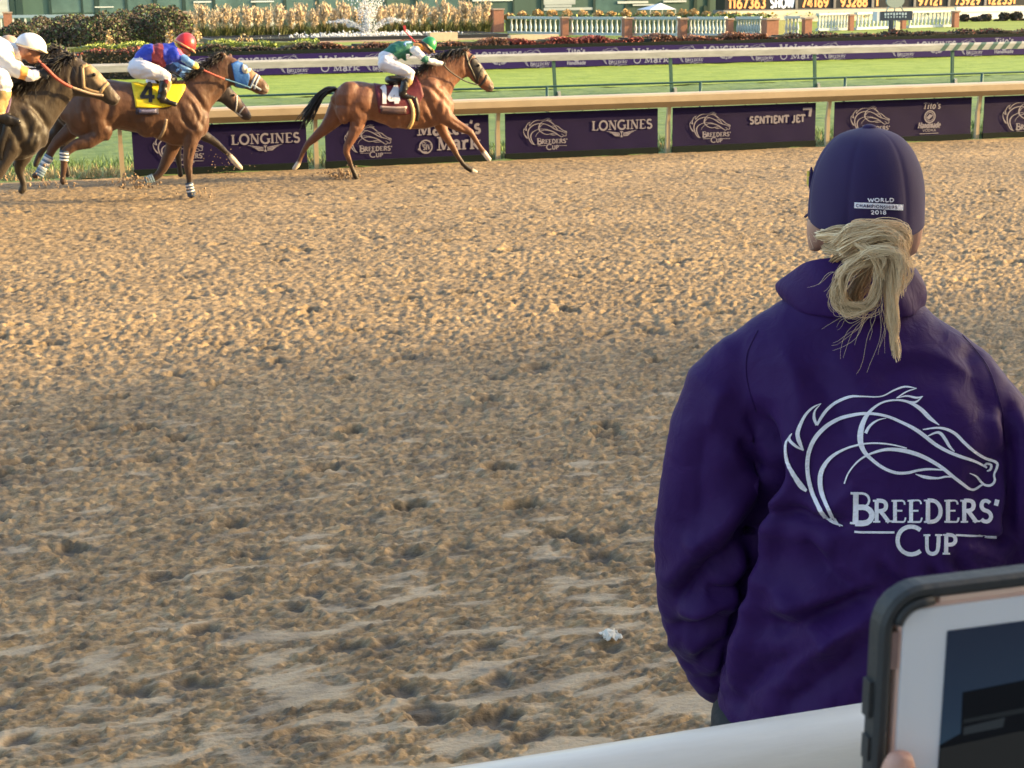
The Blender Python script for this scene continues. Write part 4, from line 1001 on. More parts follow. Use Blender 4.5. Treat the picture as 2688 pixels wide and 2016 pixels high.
# ------------------------------------------------------------------ horses
def conv(ox, oy, s): return lambda x, y: (ox+x*s, oy+y*s)
C14 = conv(740, 60, .27125); C4 = conv(300, 60, .28931); C1 = conv(0, 60, .28935); CD = conv(0, 120, .25316); CW = conv(0, 60, .14467)
def coat_mat(name, rough=.55):
    return mat(name, (1, 1, 1), rough, .22, 9.0, bump=.25, bscale=34, spec=.42, sheen=.1, stretch=(1,1,.45), attr='Coat', coat=.0)
M['coat'] = coat_mat('horse_coat'); M['hair_dark'] = mat('dark_horse_hair', (.014,.011,.010), .5, .3, 20, island=.5)
M['leather'] = mat('dark_tack_leather', (.018,.014,.013), .5); M['tanstrap'] = mat('tan_girth_web', (.50,.36,.17), .6, .1, 20)
M['eye'] = mat('horse_eye', (.008,.005,.004), .08)
def horse(label, Y0, cv, trunk, neck, head, ears, legs, muscles, coat, ground_px, sc, voxel=.0155, lines=()):
    P = lambda x, y, dy=0.0: atY(*cv(x, y), Y0+dy)
    g = P(*ground_px); root = empty('horse', (g[0], Y0, 0), label, 'horse', 'racehorses')
    B = Body(); k = pxm(P(*trunk[3][0]))/sc                          # region px per metre
    def pairs(lst, tg):
        rings = []
        for T, Bt, hw in lst:
            t = P(*T); b = P(*Bt); rings.append(((t+b)/2, (t-b)/2, np.array([0, hw, 0])))
        B.sweep(rings, tg, 20, .5)
    pairs(trunk, 'trunk'); pairs(neck, 'neck'); pairs(head, 'head')
    for (bx, by), (tx, ty), dy in ears:
        a = P(bx, by, dy); t = P(tx, ty, dy*1.3); mid = (a+t)/2
        B.limb([(a, .035), (mid, .034), (t, .010)], 'head', .6, 10)
    for lg in legs:
        n = len(lg['p']); ys = lg['y'] if hasattr(lg['y'], '__len__') else [lg['y']]*n
        ys = np.interp(np.linspace(0, 1, n), np.linspace(0, 1, len(ys)), ys)
        B.limb([(P(x, y, dy), r/k) for (x, y, r), dy in zip(lg['p'], ys)], lg.get('t', 'leg'), lg.get('lat', .8), 12)
    for x, y, rx, ry, dy, ly in muscles: B.ball(P(x, y, dy), rx/k, ly, ry/k, 'trunk')
    co, fa = B.fuse('body', voxel, 6); co = carve(co, fa, lines, cv, sc)
    tg = B.nearest(co)
    o = mk('body', co, fa, M['coat'], root); set_color(o, coat(co, tg, P, k))
    bvh = BVHTree.FromPolygons([tuple(c) for c in co], fa)
    return root, bvh, P, k, co, fa
def strand_bundle(roots, dirs, lens, rg, seg=6, r0=.006, droop=.25, wob=.04):
    """tapered hair strands: verts/faces"""
    q = MB()
    for p, d, L in zip(roots, dirs, lens):
        d = d/np.linalg.norm(d); pts = []; w = rg.normal(0, wob, 3)
        for i in range(seg+1):
            t = i/seg; pts.append(np.asarray(p)+d*L*t+np.array([0, 0, -droop*L*t*t])+w*L*t*t*1.5)
        q.tube(pts, [r0*(1-.75*i/seg) for i in range(seg+1)], 4, 0)
    return q
def mane(root, P, crest, n, L, dirv, seed, mt):
    rg = np.random.default_rng(seed); c = smooth_curve(np.array(crest, float), 8); R0 = []; D = []; LL = []
    for i in range(n):
        t = rg.random()*(len(c)-1); j = int(t); p = c[j]+(c[min(j+1, len(c)-1)]-c[j])*(t-j)
        R0.append(P(p[0], p[1], rg.normal(0, .022))+np.array([0, 0, -.012])); D.append(np.array(dirv)+rg.normal(0, .32, 3)); LL.append(L*rg.uniform(.55, 1.2))
    q = strand_bundle(R0, D, LL, rg, 5, .0085, .45); q.obj('mane', mt, root, True)
def tail(root, P, axis, n, spread, seed, mt):
    rg = np.random.default_rng(seed); ax = smooth_curve(np.array(axis, float), 6); q = MB()
    for i in range(n):
        o = rg.normal(0, 1, 3)*spread; end = rg.uniform(.7, 1.0); m_ = int(len(ax)*end); pts = []
        for j in range(0, m_, 3):
            t = j/len(ax); p = P(ax[j][0], ax[j][1]); pts.append(p+o*(.18+1.1*t**1.2)*np.array([1, .8, 1])+rg.normal(0, .004, 3))
        q.tube(pts, [.013*(1-.7*j/len(pts)) for j in range(len(pts))], 5)
    q.obj('tail', mt, root, True)
def ribbon_part(name, bvh, root, pts, hw, off, Y, mt, th=.006):
    V, F = drape_ribbon(bvh, pts, hw, off, Y); return thicken(mk(name, V, F, mt, root), th)
def wrap(root, P, k, pts, colors, name='leg_wrap', dy=0.0, bands=8):
    """bandage round a leg: cylinder of bands along region points (x, y, r)"""
    p = np.array(pts, float); a = P(p[0, 0], p[0, 1], dy); b = P(p[-1, 0], p[-1, 1], dy); r0, r1 = p[0, 2]/k, p[-1, 2]/k
    q = MB()
    for i in range(bands):
        t0, t1 = i/bands, (i+1)/bands
        q.tube([a+(b-a)*t0, a+(b-a)*t1], [r0+(r1-r0)*t0, r0+(r1-r0)*t1], 12, i % 2 if i < 6 else 0)
    q.obj(name, colors, root, True)
def lerp3(a, b, t): return np.asarray(a)[None, :]*(1-t[:, None])+np.asarray(b)[None, :]*t[:, None]
def bay_coat(base, dark, light, socks=(), face=None, knee_z=.62, soft=.16, dark_head=0.0):
    def f(co, tg, P, k):
        n = len(co); leg = np.array([t == 'leg' for t in tg]); c = lerp3(base, light, np.clip(.5+.5*fbm(co[:, 0]*2.3, co[:, 2]*2.1, 2), 0, 1)*.6)
        z = co[:, 2]; t = sstep(knee_z, knee_z-2*soft, z)*leg; c = c*(1-t[:, None])+np.asarray(dark)[None, :]*t[:, None]
        for (x, y, dy, r) in socks:
            q = P(x, y, dy); d = np.linalg.norm(co-q, axis=1); t = sstep(r, r*.7, d); c = c*(1-t[:, None])+np.array([[.62, .52, .42]])*t[:, None]
        if face is not None:
            for (x, y, r, colr) in face:
                q = P(x, y); d = np.hypot(co[:, 0]-q[0], co[:, 2]-q[2]); t = sstep(r, r*.35, d); c = c*(1-t[:, None])+np.asarray(colr)[None, :]*t[:, None]
        return c
    return f
rail_dark = (.022, .014, .010)

# ---- the leader, number 14
Y14 = 23.72
h14, b14, P14, k14, co14, fa14 = horse('leading bright bay horse at full stretch with maroon cloth number 14', Y14, C14,
 [((492,700),(500,800),.12),((525,640),(520,880),.20),((580,592),(585,950),.26),((660,566),(670,960),.285),((740,562),(760,945),.285),((850,580),(870,940),.27),((950,598),(970,978),.275),((1080,600),(1085,1012),.285),((1200,575),(1215,1030),.275),((1310,500),(1330,1030),.25),((1420,480),(1440,1015),.235),((1530,560),(1530,985),.225),((1610,690),(1605,905),.17)],
 [((1270,515),(1560,860),.17),((1360,440),(1625,730),.145),((1470,372),(1675,605),.115),((1590,308),(1735,548),.095),((1700,268),(1800,525),.085),((1775,262),(1830,530),.075)],
 [((1770,270),(1795,500),.072),((1850,302),(1830,556),.085),((1920,385),(1880,592),.078),((1970,462),(1925,632),.062),((2012,530),(1962,660),.054),((2042,580),(1992,668),.050),((2050,618),(2020,664),.036)],
 [((1790,280),(1748,248),-.04),((1800,285),(1792,236),.04)],
 [dict(p=[(640,700,110),(690,840,118),(745,930,88),(725,1010,70),(672,1120,50),(628,1205,38),(622,1255,33),(648,1320,26),(676,1400,24),(697,1452,27),(715,1490,27),(728,1512,24)], y=[-.12,-.15,-.15,-.14], lat=.85),
  dict(p=[(560,800,105),(500,930,95),(420,1020,62),(320,1110,44),(250,1172,34),(215,1230,26),(185,1300,22),(160,1358,26),(135,1395,27),(112,1418,22)], y=[.12,.15,.17,.17], lat=.85),
  dict(p=[(1530,820,95),(1590,920,80),(1680,985,58),(1770,1030,44),(1825,1058,36),(1868,1125,27),(1920,1205,25),(1958,1258,28),(1985,1298,29),(2012,1330,24)], y=[-.12,-.15,-.15], lat=.85),
  dict(p=[(1500,860,80),(1530,980,66),(1580,1090,50),(1632,1165,38),(1660,1215,34),(1700,1290,26),(1752,1365,25),(1795,1405,28),(1840,1432,28),(1885,1452,24)], y=[.12,.14,.14], lat=.85)],
 [(1440,690,120,150,-.13,.13),(1530,800,75,110,-.12,.13),(660,730,150,140,-.15,.14),(600,850,80,110,-.15,.12),(1090,830,160,150,-.10,.19),(770,905,70,75,-.16,.09)],
 bay_coat((.145,.054,.027), rail_dark, (.235,.096,.048), socks=[(125,1410,.17,.13),(1995,1310,-.15,.15),(1885,1455,.14,.11)], face=[(1900,470,.16,(.022,.016,.014)),(1830,420,.10,(.05,.025,.015)),(1990,500,.11,(.33,.19,.10)),(2025,620,.09,(.10,.07,.055))], knee_z=.50, soft=.2), (1300,1480), .27125, lines=[
  ([(1290,560),(1400,600),(1500,680),(1560,760)],22,-16),([(1350,560),(1440,700),(1540,830)],38,11),([(1400,760),(1450,860),(1520,930)],24,-16),([(1370,880),(1430,985)],18,-10),([(1555,700),(1590,800),(1570,900)],16,-9),
  ([(900,640),(880,760),(880,860),(862,930)],28,-13),([(770,600),(700,690),(690,800)],36,-8),([(795,615),(850,665)],26,11),([(680,940),(740,1005),(795,965)],18,-13),([(560,690),(585,820),(628,960),(650,1060)],24,-14),([(760,720),(800,830),(790,930)],34,9),
  ([(940,690),(925,800),(940,950)],14,-4),([(1010,880),(1015,990)],14,-4),([(1080,890),(1090,1000)],14,-4),([(1150,890),(1160,1010)],14,-4),([(1500,640),(1620,540),(1750,470)],20,-8),([(1780,330),(1775,440),(1820,535)],14,-8),([(1880,450),(1940,530),(1985,590)],12,5),([(2025,648),(1975,628)],6,-9),([(2026,588),(2040,614)],8,-10),([(1880,395),(1915,400)],10,7),
  ([(1640,940),(1720,990),(1790,1040)],12,-9),([(700,1010),(660,1110),(640,1190)],12,-7),([(640,1290),(668,1380)],7,-5)])
mane(h14, P14, [(1330,440),(1430,385),(1530,322),(1620,275),(1710,255),(1775,255)], 520, .17, (-.75,-.25,-.1), 1, M['hair_dark'])
mane(h14, P14, [(1760,262),(1800,262)], 60, .14, (-.3,-.1,.2), 2, M['hair_dark'])
tail(h14, P14, [(520,640,),(455,648),(395,680),(335,750),(285,830),(235,920),(195,1010)], 115, .050, 3, M['hair_dark'])
maroon = mat('maroon_saddle_cloth', (.13,.012,.022), .6, .15, 6, bump=.2, bscale=20); whitecl = mat('white_cloth', (.74,.72,.76), .7, .05, 6)
def px_rows(cv, rows): return [[cv(*p) for p in r] for r in rows]
def cloth(bvh, root, cv, rows, mt, Y, off=.012, name='saddle_cloth'):
    V, F = drape_patch(bvh, px_rows(cv, rows), off, Y); return thicken(mk(name, V, F, mt, root), .008)
cloth(b14, h14, C14, [[(888,582),(1060,590),(1200,560),(1300,515)],[(905,660),(1080,690),(1240,690),(1345,600)],[(928,790),(1080,812),(1230,810),(1375,700)],[(940,865),(1080,885),(1225,880),(1318,790)]], maroon, Y14)
def number(bvh, root, cv, text, x0, x1, y, h, mt, Y, thick, name='number', serif=False, off=.026):
    V = []; F = []
    for kk, (p, w) in enumerate(fit_text(text, x0, x1, 0, h, serif=serif, thick=thick, gap=.02)):
        q = np.array([cv(a, y-b) for a, b in p]); s = abs(cv(1, 0)[0]-cv(0, 0)[0])
        v, f = drape_ribbon(bvh, q, w*s, off+.0008*kk, Y, 2.0); b = len(V); V += v; F += [tuple(b+i for i in t) for t in f]
    mk(name, V, F, mt, root)
number(b14, h14, C14, '14', 945, 1150, 784, 160, whitecl, Y14, .27)
ribbon_part('name_strip', b14, h14, [C14(948,812),C14(1080,822),C14(1205,818)], 3.4, .024, Y14, mat('pale_name_strip', (.42,.33,.31), .7))
ribbon_part('name_strip', b14, h14, [C14(955,848),C14(1080,860),C14(1200,852)], 6.5, .024, Y14, mat('dark_name_strip', (.085,.045,.045), .7, .5, 60))
ribbon_part('girth', b14, h14, [C14(1225,735),C14(1256,800),C14(1268,880),C14(1255,960),C14(1215,1028)], 4.4, .022, Y14, M['tanstrap'])
ribbon_part('girth', b14, h14, [C14(1285,720),C14(1305,800),C14(1315,880),C14(1300,945)], 4.6, .022, Y14, M['leather'])
def saddle(root, P, k, x, y, L, rise):
    B = Body(); B.limb([(P(x-L, y+rise*.2), .06), (P(x-L*.3, y+rise), .075), (P(x+L*.6, y+rise*.4), .07), (P(x+L, y-rise*.5), .05)], 's', 2.6, 12)
    co, fa = B.fuse('saddle', .02, 2); mk('saddle', co, fa, M['leather'], root)
saddle(h14, P14, k14, 1110, 548, 85, 10)
def bridle(bvh, root, cv, lines, mt, Y, hw=2.6, off=.008):
    V = []; F = []
    for l in lines:
        v, f = drape_ribbon(bvh, [cv(*p) for p in l], hw, off, Y, 3.0); b = len(V); V += v; F += [tuple(b+i for i in t) for t in f]
    thicken(mk('bridle', V, F, mt, root), .005)
bridle(b14, h14, C14, [[(1775,275),(1800,380),(1840,470),(1890,590)],[(1850,310),(1800,380)],[(1940,440),(1900,530),(1890,600)],[(1915,610),(1960,560),(1985,500)]], M['leather'], Y14)
def eyes(root, P, x, y, dy, r=.021):
    q = MB(); c = P(x, y, dy); q.lathe((c[0], c[1], c[2]-r), [(.3*r, .1*r), (.8*r, .5*r), (r, r), (.8*r, 1.5*r), (.3*r, 1.9*r)], 10); q.obj('eye', M['eye'], root, True)
cloth(b14, h14, C14, [[(1838,350),(1880,342),(1922,398)],[(1832,420),(1880,425),(1938,452)],[(1848,505),(1888,525),(1930,520)]], M['leather'], Y14, .007, 'blinker_hood')
eyes(h14, P14, 1905, 412, -.086)
def reins(root, P, pts, mt, r=.011):
    q = MB(); q.tube(smooth_curve(np.array([P(x, y, dy) for x, y, dy in pts]), 5), r, 6); q.obj('reins', mt, root, True)
reins(h14, P14, [(1560,400,-.22),(1610,455,-.20),(1690,515,-.17),(1790,570,-.12),(1895,600,-.085)], M['leather'])

# ---- number 4, striding
Y4 = 22.35
def tr1(x, y): n = C1(x, y); return ((n[0]-300)/.28931, (n[1]-60)/.28931)      # first zoom -> second zoom coordinates
h4, b4, P4, k4, co4, fa4 = horse('brown bay horse wearing blue blinkers and yellow cloth number 4', Y4, C4,
 [(tr1(560,760),tr1(590,900),.12),(tr1(620,640),tr1(640,1000),.20),(tr1(720,560),tr1(730,1050),.26),(tr1(840,520),tr1(850,1045),.28),(tr1(960,508),tr1(960,1010),.28),((60,528),(40,960),.275),((160,540),(160,985),.275),((280,550),(300,1012),.285),((400,545),(420,1070),.275),((520,520),(520,1110),.25),((630,515),(620,1120),.24),((730,600),(715,1115),.23),((810,740),(790,1040),.18)],
 [((600,545),(800,960),.17),((690,490),(868,800),.15),((780,430),(905,735),.12),((870,368),(970,670),.10),((950,308),(1020,600),.088),((1000,290),(1060,575),.078)],
 [((1000,288),(1050,540),.075),((1090,318),(1095,588),.086),((1180,372),(1190,602),.080),((1250,425),(1248,620),.068),((1320,478),(1300,650),.056),((1375,528),(1340,655),.050),((1402,572),(1378,650),.036)],
 [((1005,300),(955,262),-.04),((1050,310),(1050,272),.04)],
 [dict(p=[tr1(820,760)+(120,),tr1(880,900)+(120,),tr1(900,1010)+(88,),tr1(800,1080)+(66,),tr1(680,1110)+(52,),tr1(600,1165)+(44,),tr1(580,1230)+(36,),tr1(578,1320)+(28,),tr1(570,1395)+(27,),tr1(568,1440)+(30,),tr1(580,1458)+(26,)], y=[-.12,-.15,-.15], lat=.85),
  dict(p=[tr1(760,860)+(105,),tr1(640,980)+(76,),tr1(520,1080)+(52,),tr1(470,1150)+(42,),tr1(430,1240)+(34,),tr1(380,1330)+(30,),tr1(330,1385)+(32,),tr1(300,1392)+(26,)], y=[.12,.16,.16], lat=.85),
  dict(p=[(700,880,95),(705,1000,82),(690,1110,66),(670,1220,50),(668,1300,42),(680,1390,32),(688,1470,30),(692,1530,33),(705,1575,34)], y=[-.12,-.14,-.14], lat=.85),
  dict(p=[(600,900,90),(560,1040,80),(520,1150,66),(470,1260,54),(432,1335,44),(400,1380,38),(362,1405,36),(322,1418,32),(285,1435,27)], y=[.10,.13,.13], lat=.85)],
 [(640,820,130,170,-.12,.13),(740,950,75,110,-.11,.13),tr1(850,720)+(160,150,-.15,.14),tr1(960,980)+(66,66,-.15,.1),(300,850,170,150,-.10,.19)],
 bay_coat((.070,.029,.015), rail_dark, (.135,.060,.030), face=[(1290,470,.13,(.30,.17,.09)),(1385,610,.09,(.20,.14,.10))], knee_z=.55, soft=.2), (500,1600), .28931, lines=[
  ([(640,560),(720,640),(790,740),(840,830)],22,-16),([(650,640),(720,740),(775,860)],24,13),([(690,720),(740,810),(760,910)],16,-13),([(780,760),(800,850),(770,970)],15,-13),([(620,850),(680,940),(740,970)],20,-14),([(560,700),(600,820),(640,900)],26,-9),([(880,650),(960,570),(1010,500)],18,-8),([(480,900),(520,1000),(600,1080)],28,-11),
  ([tr1(1010,560),tr1(1000,760),tr1(960,900)],28,-13),([tr1(850,720),tr1(900,850),tr1(960,970)],34,13),([tr1(760,700),tr1(800,900),tr1(850,1040)],26,-13),([tr1(1060,620),tr1(1040,760)],30,8),([(1050,340),(1045,450),(1085,570)],12,-8),([(1200,470),(1280,540),(1330,580)],12,5),([(1390,642),(1300,612)],7,-9),([(1380,568),(1396,592)],8,-10),([(700,1130),(675,1240)],10,-8),([(680,1330),(686,1440)],6,-5)])
mane(h4, P4, [(700,470),(780,415),(860,360),(930,310),(995,278)], 420, .17, (-.75,-.25,.05), 5, M['hair_dark'])
mane(h4, P4, [(960,285),(1030,285)], 60, .13, (-.4,-.1,.25), 6, M['hair_dark'])
yellow = mat('yellow_saddle_cloth', (.80,.62,.02), .6, .08, 6, bump=.2, bscale=20); black = mat('black_print', (.015,.015,.018), .6)
cloth(b4, h4, C4, [[(150,525),(300,545),(430,560),(640,560)],[(165,600),(300,625),(430,640),(640,610)],[(185,700),(300,720),(430,715),(600,680)],[(195,768),(300,772),(430,770),(560,745)]], yellow, Y4)
number(b4, h4, C4, '4', 232, 375, 725, 170, black, Y4, .20)
ribbon_part('name_strip', b4, h4, [C4(195,800),C4(300,806),C4(400,800)], 8, .022, Y4, mat('navy_name_strip', (.03,.026,.05), .7, .3, 30))
ribbon_part('name_strip', b4, h4, [C4(225,800),C4(300,804),C4(380,798)], 4.5, .027, Y4, mat('lilac_name_print', (.17,.16,.25), .7, .6, 60))
ribbon_part('girth', b4, h4, [C4(470,870),C4(460,920),C4(440,990),C4(410,1040)], 4.0, .022, Y4, mat('worn_girth', (.22,.16,.11), .7, .4, 20))
saddle(h4, P4, k4, 470, 505, 80, 10)
bluecl = mat('blue_hood_cloth', (.025,.13,.42), .6, .12, 8, bump=.25, bscale=30)
cloth(b4, h4, C4, [[(1062,372),(1125,345),(1190,352)],[(1075,430),(1140,420),(1215,425)],[(1090,500),(1150,500),(1228,500)],[(1102,570),(1150,588),(1205,580)]], bluecl, Y4, .010, 'blinker_hood')
V, F = drape_ribbon(b4, [C4(1195+20*math.cos(a), 412+26*math.sin(a)) for a in np.linspace(0, 6.3, 14)], 6.5, .022, Y4, 2.0); thicken(mk('blinker_cup', V, F, mat('blinker_rim', (.70,.62,.50), .6), h4), .008)
bridle(b4, h4, C4, [[(1290,470),(1265,520),(1235,590)],[(1320,480),(1290,540),(1270,600)],[(1250,560),(1300,590),(1330,610)]], mat('blue_white_strap', (.35,.42,.52), .6), Y4, 2.6)
reins(h4, P4, [(800,425,-.2),(900,470,-.19),(1000,510,-.15)], mat('red_rein_grip', (.42,.09,.06), .6), .014)
reins(h4, P4, [(1000,510,-.15),(1080,535,-.12),(1235,590,-.09)], mat('blue_rein', (.06,.16,.26), .6), .012)
navy_w = mat('navy_bandage', (.03,.055,.10), .7, .2, 30); white_w = mat('white_bandage', (.70,.70,.72), .7); greyb = mat('blue_grey_bandage', (.16,.24,.34), .8, .2, 30)
wrap(h4, P4, k4, [(676,1450,36),(704,1572,40)], [navy_w, white_w], dy=-.14, bands=9)
wrap(h4, P4, k4, [tr1(588,1160)+(48,),tr1(580,1250)+(40,)], [navy_w, white_w], dy=-.15, bands=6)
wrap(h4, P4, k4, [tr1(450,1205)+(46,),tr1(350,1385)+(42,)], [greyb, white_w], dy=.16, bands=9)
wrap(h4, P4, k4, [(355,1405,40),(280,1432,34)], [greyb, greyb], dy=.13, bands=4)

# ---- the dark horse at the left edge
YD = 19.6
hD, bD, PD, kD, coD, faD = horse('dark bay horse at the left edge with red reins and tan lit face', YD, CD,
 [((-1630,760),(-1620,900),.13),((-1560,620),(-1560,1050),.22),((-1420,520),(-1420,1130),.28),((-1200,480),(-1200,1140),.30),((-950,500),(-950,1080),.29),((-650,520),(-650,1130),.29),((-350,510),(-350,1180),.30),((-80,470),(-80,1210),.285),((120,430),(110,1200),.26),((280,470),(250,1180),.24),((400,600),(370,1130),.20),((470,760),(430,1060),.14)],
 [((60,440),(380,1030),.18),((220,400),(520,880),.155),((360,320),(600,760),.125),((500,240),(680,640),.10),((620,165),(735,560),.09),((720,108),(775,530),.08)],
 [((740,100),(745,500),.078),((850,150),(780,525),.090),((940,195),(880,540),.084),((1030,265),(970,545),.070),((1120,370),(1050,570),.060),((1195,465),(1110,608),.055),((1250,530),(1170,625),.042)],
 [((770,120),(745,60),-.045),((830,140),(830,85),.045)],
 [dict(p=[(190,820,150),(150,960,130),(100,1090,98),(40,1220,74),(-10,1320,62),(-60,1390,48),(-140,1420,44),(-220,1400,40),(-270,1370,36)], y=[-.13,-.16,-.16], lat=.85),
  dict(p=[(320,900,120),(285,1050,108),(240,1160,86),(205,1240,66),(200,1300,54),(225,1370,42),(245,1430,40),(240,1485,44),(215,1520,38)], y=[.10,.14,.14], lat=.85),
  dict(p=[(-1400,800,170),(-1330,1010,130),(-1430,1180,80),(-1500,1300,60),(-1470,1430,46),(-1430,1560,44)], y=-.15, lat=.85),
  dict(p=[(-1480,850,150),(-1520,1050,110),(-1640,1180,76),(-1740,1300,56),(-1800,1430,44),(-1850,1520,44)], y=.15, lat=.85)],
 [(230,760,150,220,-.12,.13),(330,960,100,130,-.11,.13),(-300,860,220,220,-.1,.2)],
 bay_coat((.026,.018,.012), (.012,.009,.008), (.070,.046,.027), face=[(960,250,.10,(.30,.20,.10)),(1060,340,.11,(.32,.21,.11)),(930,430,.09,(.02,.014,.011)),(1180,520,.10,(.10,.07,.05))], knee_z=.60, soft=.2), (100,1600), .25316, lines=[  # tan face patches put the sunlight on its front into the coat
  ([(180,560),(320,640),(440,760),(480,860)],32,-18),([(300,560),(360,720),(420,880)],46,15),([(200,620),(270,800),(330,980)],36,-16),([(400,760),(380,900),(330,1060)],22,-13),([(120,760),(180,960),(240,1080)],34,-16),([(480,600),(600,440),(680,330)],32,-10),([(765,200),(735,340),(775,500)],20,-10),([(930,330),(1030,420),(1100,500)],18,7),([(1190,602),(1090,567)],10,-10),([(1212,510),(1236,545)],12,-12),([(900,245),(965,265)],18,9),([(-60,800),(-90,1000)],40,-8)])
mane(hD, PD, [(170,415),(300,380),(420,300),(540,225),(640,160),(740,95)], 620, .24, (-.7,-.3,.15), 8, M['hair_dark'])
mane(hD, PD, [(715,105),(790,100)], 90, .16, (-.6,-.1,.25), 9, M['hair_dark'])
tail(hD, PD, [(-1620,760),(-1720,800),(-1820,900),(-1900,1040)], 90, .08, 10, M['hair_dark'])
tanl = mat('tan_bridle_leather', (.34,.23,.12), .6, .15, 20)
bridle(bD, hD, CD, [[(850,215),(858,300),(868,440)],[(850,220),(900,200),(945,180)],[(1040,490),(1075,430),(1120,385)],[(870,440),(950,470),(1040,492)]], tanl, YD, 4.5, .009)
eyes(hD, PD, 975, 300, -.078, .024)
reins(hD, PD, [(440,195,-.24),(500,255,-.24),(570,325,-.22),(660,390,-.20),(740,430,-.17)], mat('red_rein_rubber', (.36,.075,.05), .6), .021)
reins(hD, PD, [(740,430,-.17),(880,478,-.13),(980,505,-.10),(1070,515,-.085)], mat('tan_rein', (.36,.26,.18), .6), .016)
purp = mat('purple_saddle_cloth', (.075,.03,.11), .6, .15, 6)
cloth(bD, hD, CD, [[(-420,520),(-150,500),(110,480)],[(-420,640),(-150,620),(120,560)],[(-420,740),(-150,740),(100,660)],[(-420,800),(-150,800),(60,760)]], purp, YD)
ribbon_part('girth', bD, hD, [CD(75,700),CD(60,860),CD(20,1000),CD(-10,1180)], 9, .02, YD, M['leather'])
saddle(hD, PD, kD, -150, 490, 170, 20)

# ---- the half hidden horse beyond number 4
YH = 23.95
hH, bH, PH, kH, coH, faH = horse('dark bay horse half hidden beyond the yellow cloth horse, only head and forelegs showing', YH, C4,
 [((-560,730),(-560,800),.12),((-500,650),(-500,900),.2),((-400,610),(-400,980),.26),((-250,600),(-250,970),.27),((-60,620),(-60,950),.26),((150,630),(150,990),.27),((350,610),(350,1020),.27),((520,580),(520,1040),.24),((650,620),(640,1020),.22),((730,720),(720,960),.16)],
 [((540,590),(760,900),.16),((650,570),(810,800),.13),((760,560),(860,740),.11),((860,545),(930,715),.09),((960,535),(990,730),.08)],
 [((970,535),(985,735),.072),((1040,570),(1025,770),.08),((1100,630),(1085,810),.072),((1150,690),(1130,850),.060),((1195,750),(1165,880),.052),((1232,808),(1200,890),.048),((1243,840),(1220,886),.034)],
 [((985,545),(950,515),-.04),((1000,550),(990,515),.04)],
 [dict(p=[(690,880,80),(790,1010,58),(880,1060,42),(950,1110,34),(1000,1160,28),(1045,1200,26),(1085,1250,30),(1125,1295,29),(1158,1322,22)], y=[-.08,-.12], lat=.85),
  dict(p=[(600,920,76),(585,1050,58),(572,1150,40),(580,1230,32),(592,1310,24),(598,1360,26),(606,1390,27)], y=[.1,.13], lat=.85),
  dict(p=[(-420,820,110),(-360,960,80),(-450,1090,46),(-470,1200,32),(-430,1330,26),(-420,1390,26)], y=-.13, lat=.85),
  dict(p=[(-460,860,100),(-520,1000,70),(-620,1090,44),(-680,1200,30),(-720,1300,26)], y=.13, lat=.85)],
 [(600,800,100,140,-.10,.12)],
 bay_coat((.030,.020,.016), (.014,.011,.010), (.055,.035,.026), socks=[(1115,1285,-.12,.20)], face=[(1110,670,.10,(.17,.075,.045)),(1185,770,.10,(.17,.08,.05))], knee_z=.5), (300,1400), .28931, .02)
mane(hH, PH, [(650,565),(760,550),(860,540),(960,530)], 160, .15, (-.7,-.2,0), 12, M['hair_dark'])
bridle(bH, hH, C4, [[(1110,660),(1110,740),(1100,810)],[(1095,810),(1130,830),(1160,850)],[(1110,870),(1150,800),(1180,760)]], mat('pale_strap', (.45,.43,.40), .6), YH, 1.8)
eyes(hH, PH, 1085, 655, -.07, .019)

# ------------------------------------------------------------------ jockeys
def cloth_mat(name, col, var=.08): return mat(name, col, .62, var, 7, bump=.5, bscale=18, sheen=.05)
K = {'white': cloth_mat('white_breeches', (.66,.65,.70)), 'skin': mat('skin', (.30,.145,.09), .5, .12, 12, bump=.1), 'boot': mat('black_boot', (.014,.013,.015), .35),
     'tan': mat('tan_boot_top', (.40,.27,.12), .5, .15, 20), 'green': cloth_mat('green_silks', (.012,.135,.090)), 'wsleeve': cloth_mat('white_silks', (.72,.72,.72)),
     'blue': cloth_mat('royal_blue_silks', (.012,.035,.42)), 'maroon': cloth_mat('maroon_sash', (.20,.02,.035)), 'yellow': cloth_mat('yellow_silks', (.75,.55,.12)),
     'pink': cloth_mat('pink_silks', (.70,.12,.22)), 'sky': cloth_mat('sky_blue_silks', (.13,.28,.55)), 'glove': mat('black_glove', (.02,.02,.022), .6),
     'navy': cloth_mat('navy_silks', (.015,.022,.06)), 'orange': cloth_mat('orange_trim', (.75,.33,.08)), 'hair': M['hair_dark']}
def jockey(label, Y0, cv, ref, limbs, balls, voxel=.014):
    P = lambda x, y, dy=0.0: atY(*cv(x, y), Y0+dy)
    g = P(*ref); root = empty('jockey', g, label, 'person', 'jockeys'); sc = abs(cv(1, 0)[0]-cv(0, 0)[0]); k = pxm(g)/sc
    B = Body()
    for tg, lat, pts in limbs: B.limb([(P(x, y, dy), r/k) for x, y, r, dy in pts], tg, lat, 12)
    for tg, x, y, dy, rx, ry, rz in balls: B.ball(P(x, y, dy), rx/k, ry/k, rz/k, tg)
    co, fa = B.fuse('body', voxel, 3)
    cen = np.array([co[list(f)].mean(0) for f in fa]); tg = B.nearest(cen); names = sorted(set(tg)); mi = [names.index(t) for t in tg]
    n = vnormals(co, fa); co2 = co + n*(.010*fbm(co[:, 0]*9+co[:, 1]*7, co[:, 2]*11, 3))[:, None]*np.array([[1.0 if True else 0]])
    mk('body', co2, fa, [K[t] for t in names], root, mi)
    return root, P, k
